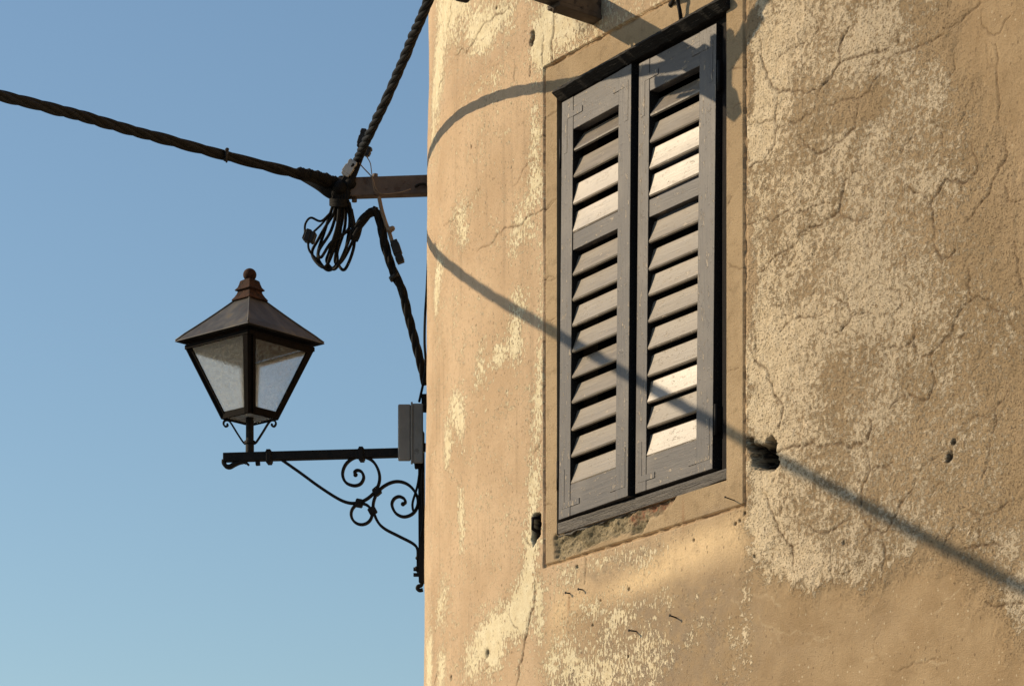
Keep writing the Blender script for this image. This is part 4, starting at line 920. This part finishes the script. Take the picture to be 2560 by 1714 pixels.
# knot of fittings on the upper arm (their shadow falls across the shutters)
fx = empty('cable_clamp', T2)
tag(fx, 'cluster of clamps and grips at the outer end of the upper arm', 'cable clamp')
fm = MB(); side = (PL(893,398) - T2).normalized(); oth = dr4.normalized()
fm.bar(T2 - b2d*.10 + Vector((0,0,.0)), T2 + b2d*.03, .085, .105)
fm.ball(T2 + Vector((0,0,-.01)), .045); fm.build('clamp_body', M['darksteel'], fx, bevel=.004)
for base, dirv, L_, r_ in ((T2, side, .22, .019), (T2, oth, .20, .020), (T2 + Vector((0,0,-.035)), side, .16, .010)):
    gq = MB(); gg = resample([base + dirv*.03, base + dirv*(.03 + L_)], .008); gq.tube(gg, [r_ + .0012*math.sin(i*1.9) for i in range(len(gg))], 10); gq.build('cable_grip', M['rubber'], fx)
for p_, q_, w_, h_ in ((T2 + Vector((0,0,.03)) + ua*.055, T2 + Vector((0,0,.12)) + ua*.05, .024, .03), (T2 + Vector((0,0,.03)) - ua*.02, T2 + Vector((0,0,.13)) - ua*.025, .02, .026)):
    ct = MB(); ct.bar(p_, q_, w_, h_); ct.build('connector', M['plastic'], fx, bevel=.003)
bw = MB(); bw.bar(T2 + Vector((0,0,-.05)) + ua*.045, T2 + Vector((0,0,-.13)) + ua*.075, .05, .05); bw.build('insulator', M['plastic'], fx, bevel=.01)

# knot on the near arm
kn = empty('wire_coil', PL(850, 690))
tag(kn, 'tangled coil of spare black wire hanging under the cable arm', 'wire coil')
loops = [
 [(385,500),(372,560),(335,620),(295,690),(268,745),(285,790),(328,818),(362,760),(385,680),(398,590),(405,510)],
 [(400,500),(388,620),(352,740),(338,790),(372,828),(402,790),(440,700),(462,620),(446,520)],
 [(430,500),(424,630),(388,750),(398,812),(428,825),(468,720),(466,610),(446,510)],
 [(372,510),(330,640),(296,755),(318,812),(352,832),(388,795),(384,700),(410,610),(420,510)],
 [(395,510),(360,640),(300,740),(312,770),(360,700),(440,640),(455,560),(440,500)],
 [(410,500),(404,640),(378,780),(400,800),(440,740),(472,650),(456,540)],
 [(380,520),(390,650),(345,800),(360,828),(420,760),(448,600),(430,510)]]
lm = MB()
for i, L in enumerate(loops):
    lm.tube(catmull([dz(x, y, .03*math.sin(i*2.1) + .02*math.sin(j*1.3 + i)) for j, (x, y) in enumerate(L)], 7), .0058, 8)
for i in range(6): 
    lm.tube(catmull([dz(360 + 17*i, 440, .025), dz(372 + 13*i, 490, .03), dz(385 + 9*i, 530, .03)], 5), .0062, 8)
lm.build('loop', M['rubber'], kn)
lw = MB(); lw.tube(catmull([dz(355,560,.02), dz(310,598,.02), dz(262,582,.02), dz(236,612,.02), dz(234,660,.02)], 7), .0042, 8)
lw.tube(catmull([dz(345,575,.0), dz(312,615,.0), dz(275,650,.0), dz(262,665,.0)], 7), .0042, 8); lw.tube(catmull([dz(248,690,.01), dz(256,740,.01), dz(300,790,.01)], 7), .0042, 8)
lw.build('loose_end', M['rubber'], kn)
wd = MB()
for i in range(5): wd.tube([dz(395 + 40*math.cos(t), 520 - i*7 + 6*math.sin(t), .02 + .035*math.sin(t)) for t in np.linspace(0, 6.3, 24)], .0045, 7)
wd.build('binding', M['rubber'], kn)

def conn(name, c, ax, L_, w_, h_, m, label, extra=None):
    e_ = MB(); c = Vector(c); ax = Vector(ax).normalized()
    e_.bar(c - ax*L_/2, c + ax*L_/2, w_, h_, NL); e_.bar(c - ax*L_*.35, c + ax*L_*.1, w_*1.2, h_*1.15, NL); e_.bar(c + ax*L_*.25, c + ax*L_*.42, w_*1.12, h_*1.1, NL)
    if extra: extra(e_)
    o = e_.build(name, m, None, bevel=.002, pos=c); tag(o, label, 'connector', 'cable connectors'); return o
def ang(d): return EL * -math.cos(R_(d)) + Vector((0, 0, 1)) * math.sin(R_(d))
conn('cable_connector', dz(507, 203, .02), ang(74), .066, .020, .024, M['plastic'], 'small black open-ended clip on the cable climbing up to the right',
     lambda e_: (e_.bar(dz(507,160,.02), dz(526,162,.02), .008, .008), e_.bar(dz(524,158,.02), dz(521,185,.02), .008, .008)))
conn('cable_connector', dz(530, 264, .0), ang(60), .036, .026, .022, M['plastic'], 'wedge-shaped black clip just below the open-ended one')
conn('cable_connector', dz(448, 348, .03), ang(56), .062, .030, .030, M['palegrey'], 'pale grey plastic connector where the climbing cable meets the arm')
conn('cable_connector', dz(256, 672, .03), ang(-20), .042, .036, .036, M['plastic'], 'square black connector at the left side of the hanging coil')
conn('cable_connector', dz(676, 745, .03), ang(-72), .085, .026, .028, M['plastic'], 'long dark connector strapped to the cable that drops to the wall')
kb = MB()
kk = [dz(410, 405, .0), dz(430, 470, .01), dz(385, 470, .01), dz(360, 440, .0), dz(450, 420, .02), dz(400, 440, .03), dz(440, 400, -.01)]
for i, p in enumerate(kk): kb.ball(p, .020 + .004*(i % 3), 12, (1, 1, .9))
for i in range(7): kb.tube(catmull([dz(505 - 6*i, 300 + 4*i, .02 + .004*i), dz(470 - 8*i, 390, .03), dz(440 - 12*i, 440 + 8*i, .03), dz(425 - 8*i, 520, .025)], 6), .0058, 8)
for i in range(6): kb.tube(catmull([dz(210, 372 + 4*i, .0), dz(290, 400 + 8*i, .02), dz(345, 440 + 8*i, .025), dz(375 + 6*i, 500, .02)], 6), .0060, 8)
o = kb.build('cable_knot', M['rubber'], None, pos=T1, fix=False); tag(o, 'dark knot of crossing cable ends lashed to the tip of the arm', 'cable knot')
hk = MB(); hk.tube(catmull([dz(588,482,.03), dz(600,540,.03), dz(618,600,.03), dz(640,660,.03), dz(662,740,.03)], 5), .0072, 8); hk.ball(dz(640,640,.035), .012); hk.ball(dz(652,634,.035), .010)
o = hk.build('hook_rod', M['ochrewire'], None, pos=dz(588,482,.03)); tag(o, 'short brown rod with a knob hooking the drop cable to the arm', 'hook')
tw = MB(); tw.tube(catmull([dz(490,270,.03), dz(480,300,.03), dz(510,340,.03), dz(555,390,.035), dz(572,440,.04), dz(600,467,.04), dz(680,462,.04), dz(740,445,.04)], 6), .0021, 6)
tw.tube(catmull([dz(528,288,.03), dz(546,320,.03), dz(552,360,.03), dz(556,388,.035), dz(566,450,.04), dz(596,468,.04)], 6), .0018, 6)
o = tw.build('thin_wire', M['ochrewire'], None, pos=dz(556,388)); tag(o, 'thin loose brown wire drooping across the front of the steel arm', 'wire')
hw = MB(); hw.tube(catmull([dz(760,436,.035), dz(785,422,.035), dz(812,424,.035), dz(825,445,.035), dz(826,520,.03), dz(824,640,.03), dz(822,800,.03), dz(816,930,.03), dz(808,1060,.03), dz(806,1180,.03), dz(812,1290,.03), dz(800,1370,.04), dz(780,1462,.045)], 7), .0048, 8)
o = hw.build('wall_wire', M['rubber'], None, pos=dz(826,520)); tag(o, 'thin black wire running down the house edge into the grey box', 'wire')
lw = MB(); lw.tube(catmull(z3([(1600,560),(1580,700),(1545,820),(1543,870),(1552,892),(1575,860),(1600,740),(1612,600)], .02), 7), .0045, 8); lw.tube(catmull(z3([(1620,560),(1612,760),(1622,960),(1605,1100)], .03), 7), .0045, 8)
o = lw.build('wire_loop', M['rubber'], None, pos=z3([(1600,560)])[0]); tag(o, 'black wire looping out below the grey box beside the iron scroll', 'wire')

# ------------------------------------------------------------------ small iron things in the wall
def nail(px, py, ln, label, r=.0022, tilt=(0, 0)):
    s_, z_ = wp(px, py); a = W(s_, z_, -.012); b = W(s_ + tilt[0], z_ + tilt[1], ln)
    m = MB(); m.tube([a, a.lerp(b, .5), b], r, 7); m.tube([b - (b - a).normalized()*.002, b], r*1.9, 8)
    o = m.build('nail', M['iron'], None, pos=a); tag(o, label, 'nail', 'rusty nails sticking out of the plaster')
nail(1690, 1545, .026, 'long nail farthest right in the smooth plaster under the window', tilt=(.004, .006))
nail(1591, 1577, .028, 'long nail in the smooth plaster, lower and left of the farthest right one')
nail(1424, 1482, .016, 'small nail with a rust streak running down below it')
nail(1456, 1473, .016, 'small nail right beside the one with the rust streak')
nail(1836, 1252, .034, 'thin nail in the corner of the window surround', .0016, (.0, .008))
ih = MB(); P = []
for px, py, d in ((1678,12,.0),(1688,4,.025),(1694,22,.02),(1700,45,.012),(1703,58,-.005)):
    s_, z_ = wp(px, py); P.append(W(s_ + 1.6*d, z_, d))
ih.tube(catmull(P, 5), .006, 8); ih.ball(P[0], .009); ih.ball(P[-1], .011)
o = ih.build('iron_hook', M['iron'], None, pos=P[-1]); tag(o, 'short black iron hook standing up from the top of the window', 'hook')
ss = MB(); P = []
for px, py, d in ((1339,1288,-.03),(1337,1296,.010),(1337,1322,.010),(1345,1336,-.03)):
    s_, z_ = wp(px, py); P.append(W(s_ + .3*d, z_, d))
ss.tube(P, .0055, 8); o = ss.build('iron_staple', M['iron'], None, pos=P[0]); tag(o, 'dark iron staple in the narrow slot left of the window', 'staple')
for o in bpy.data.objects:
    if 'local' in o: del o['local']
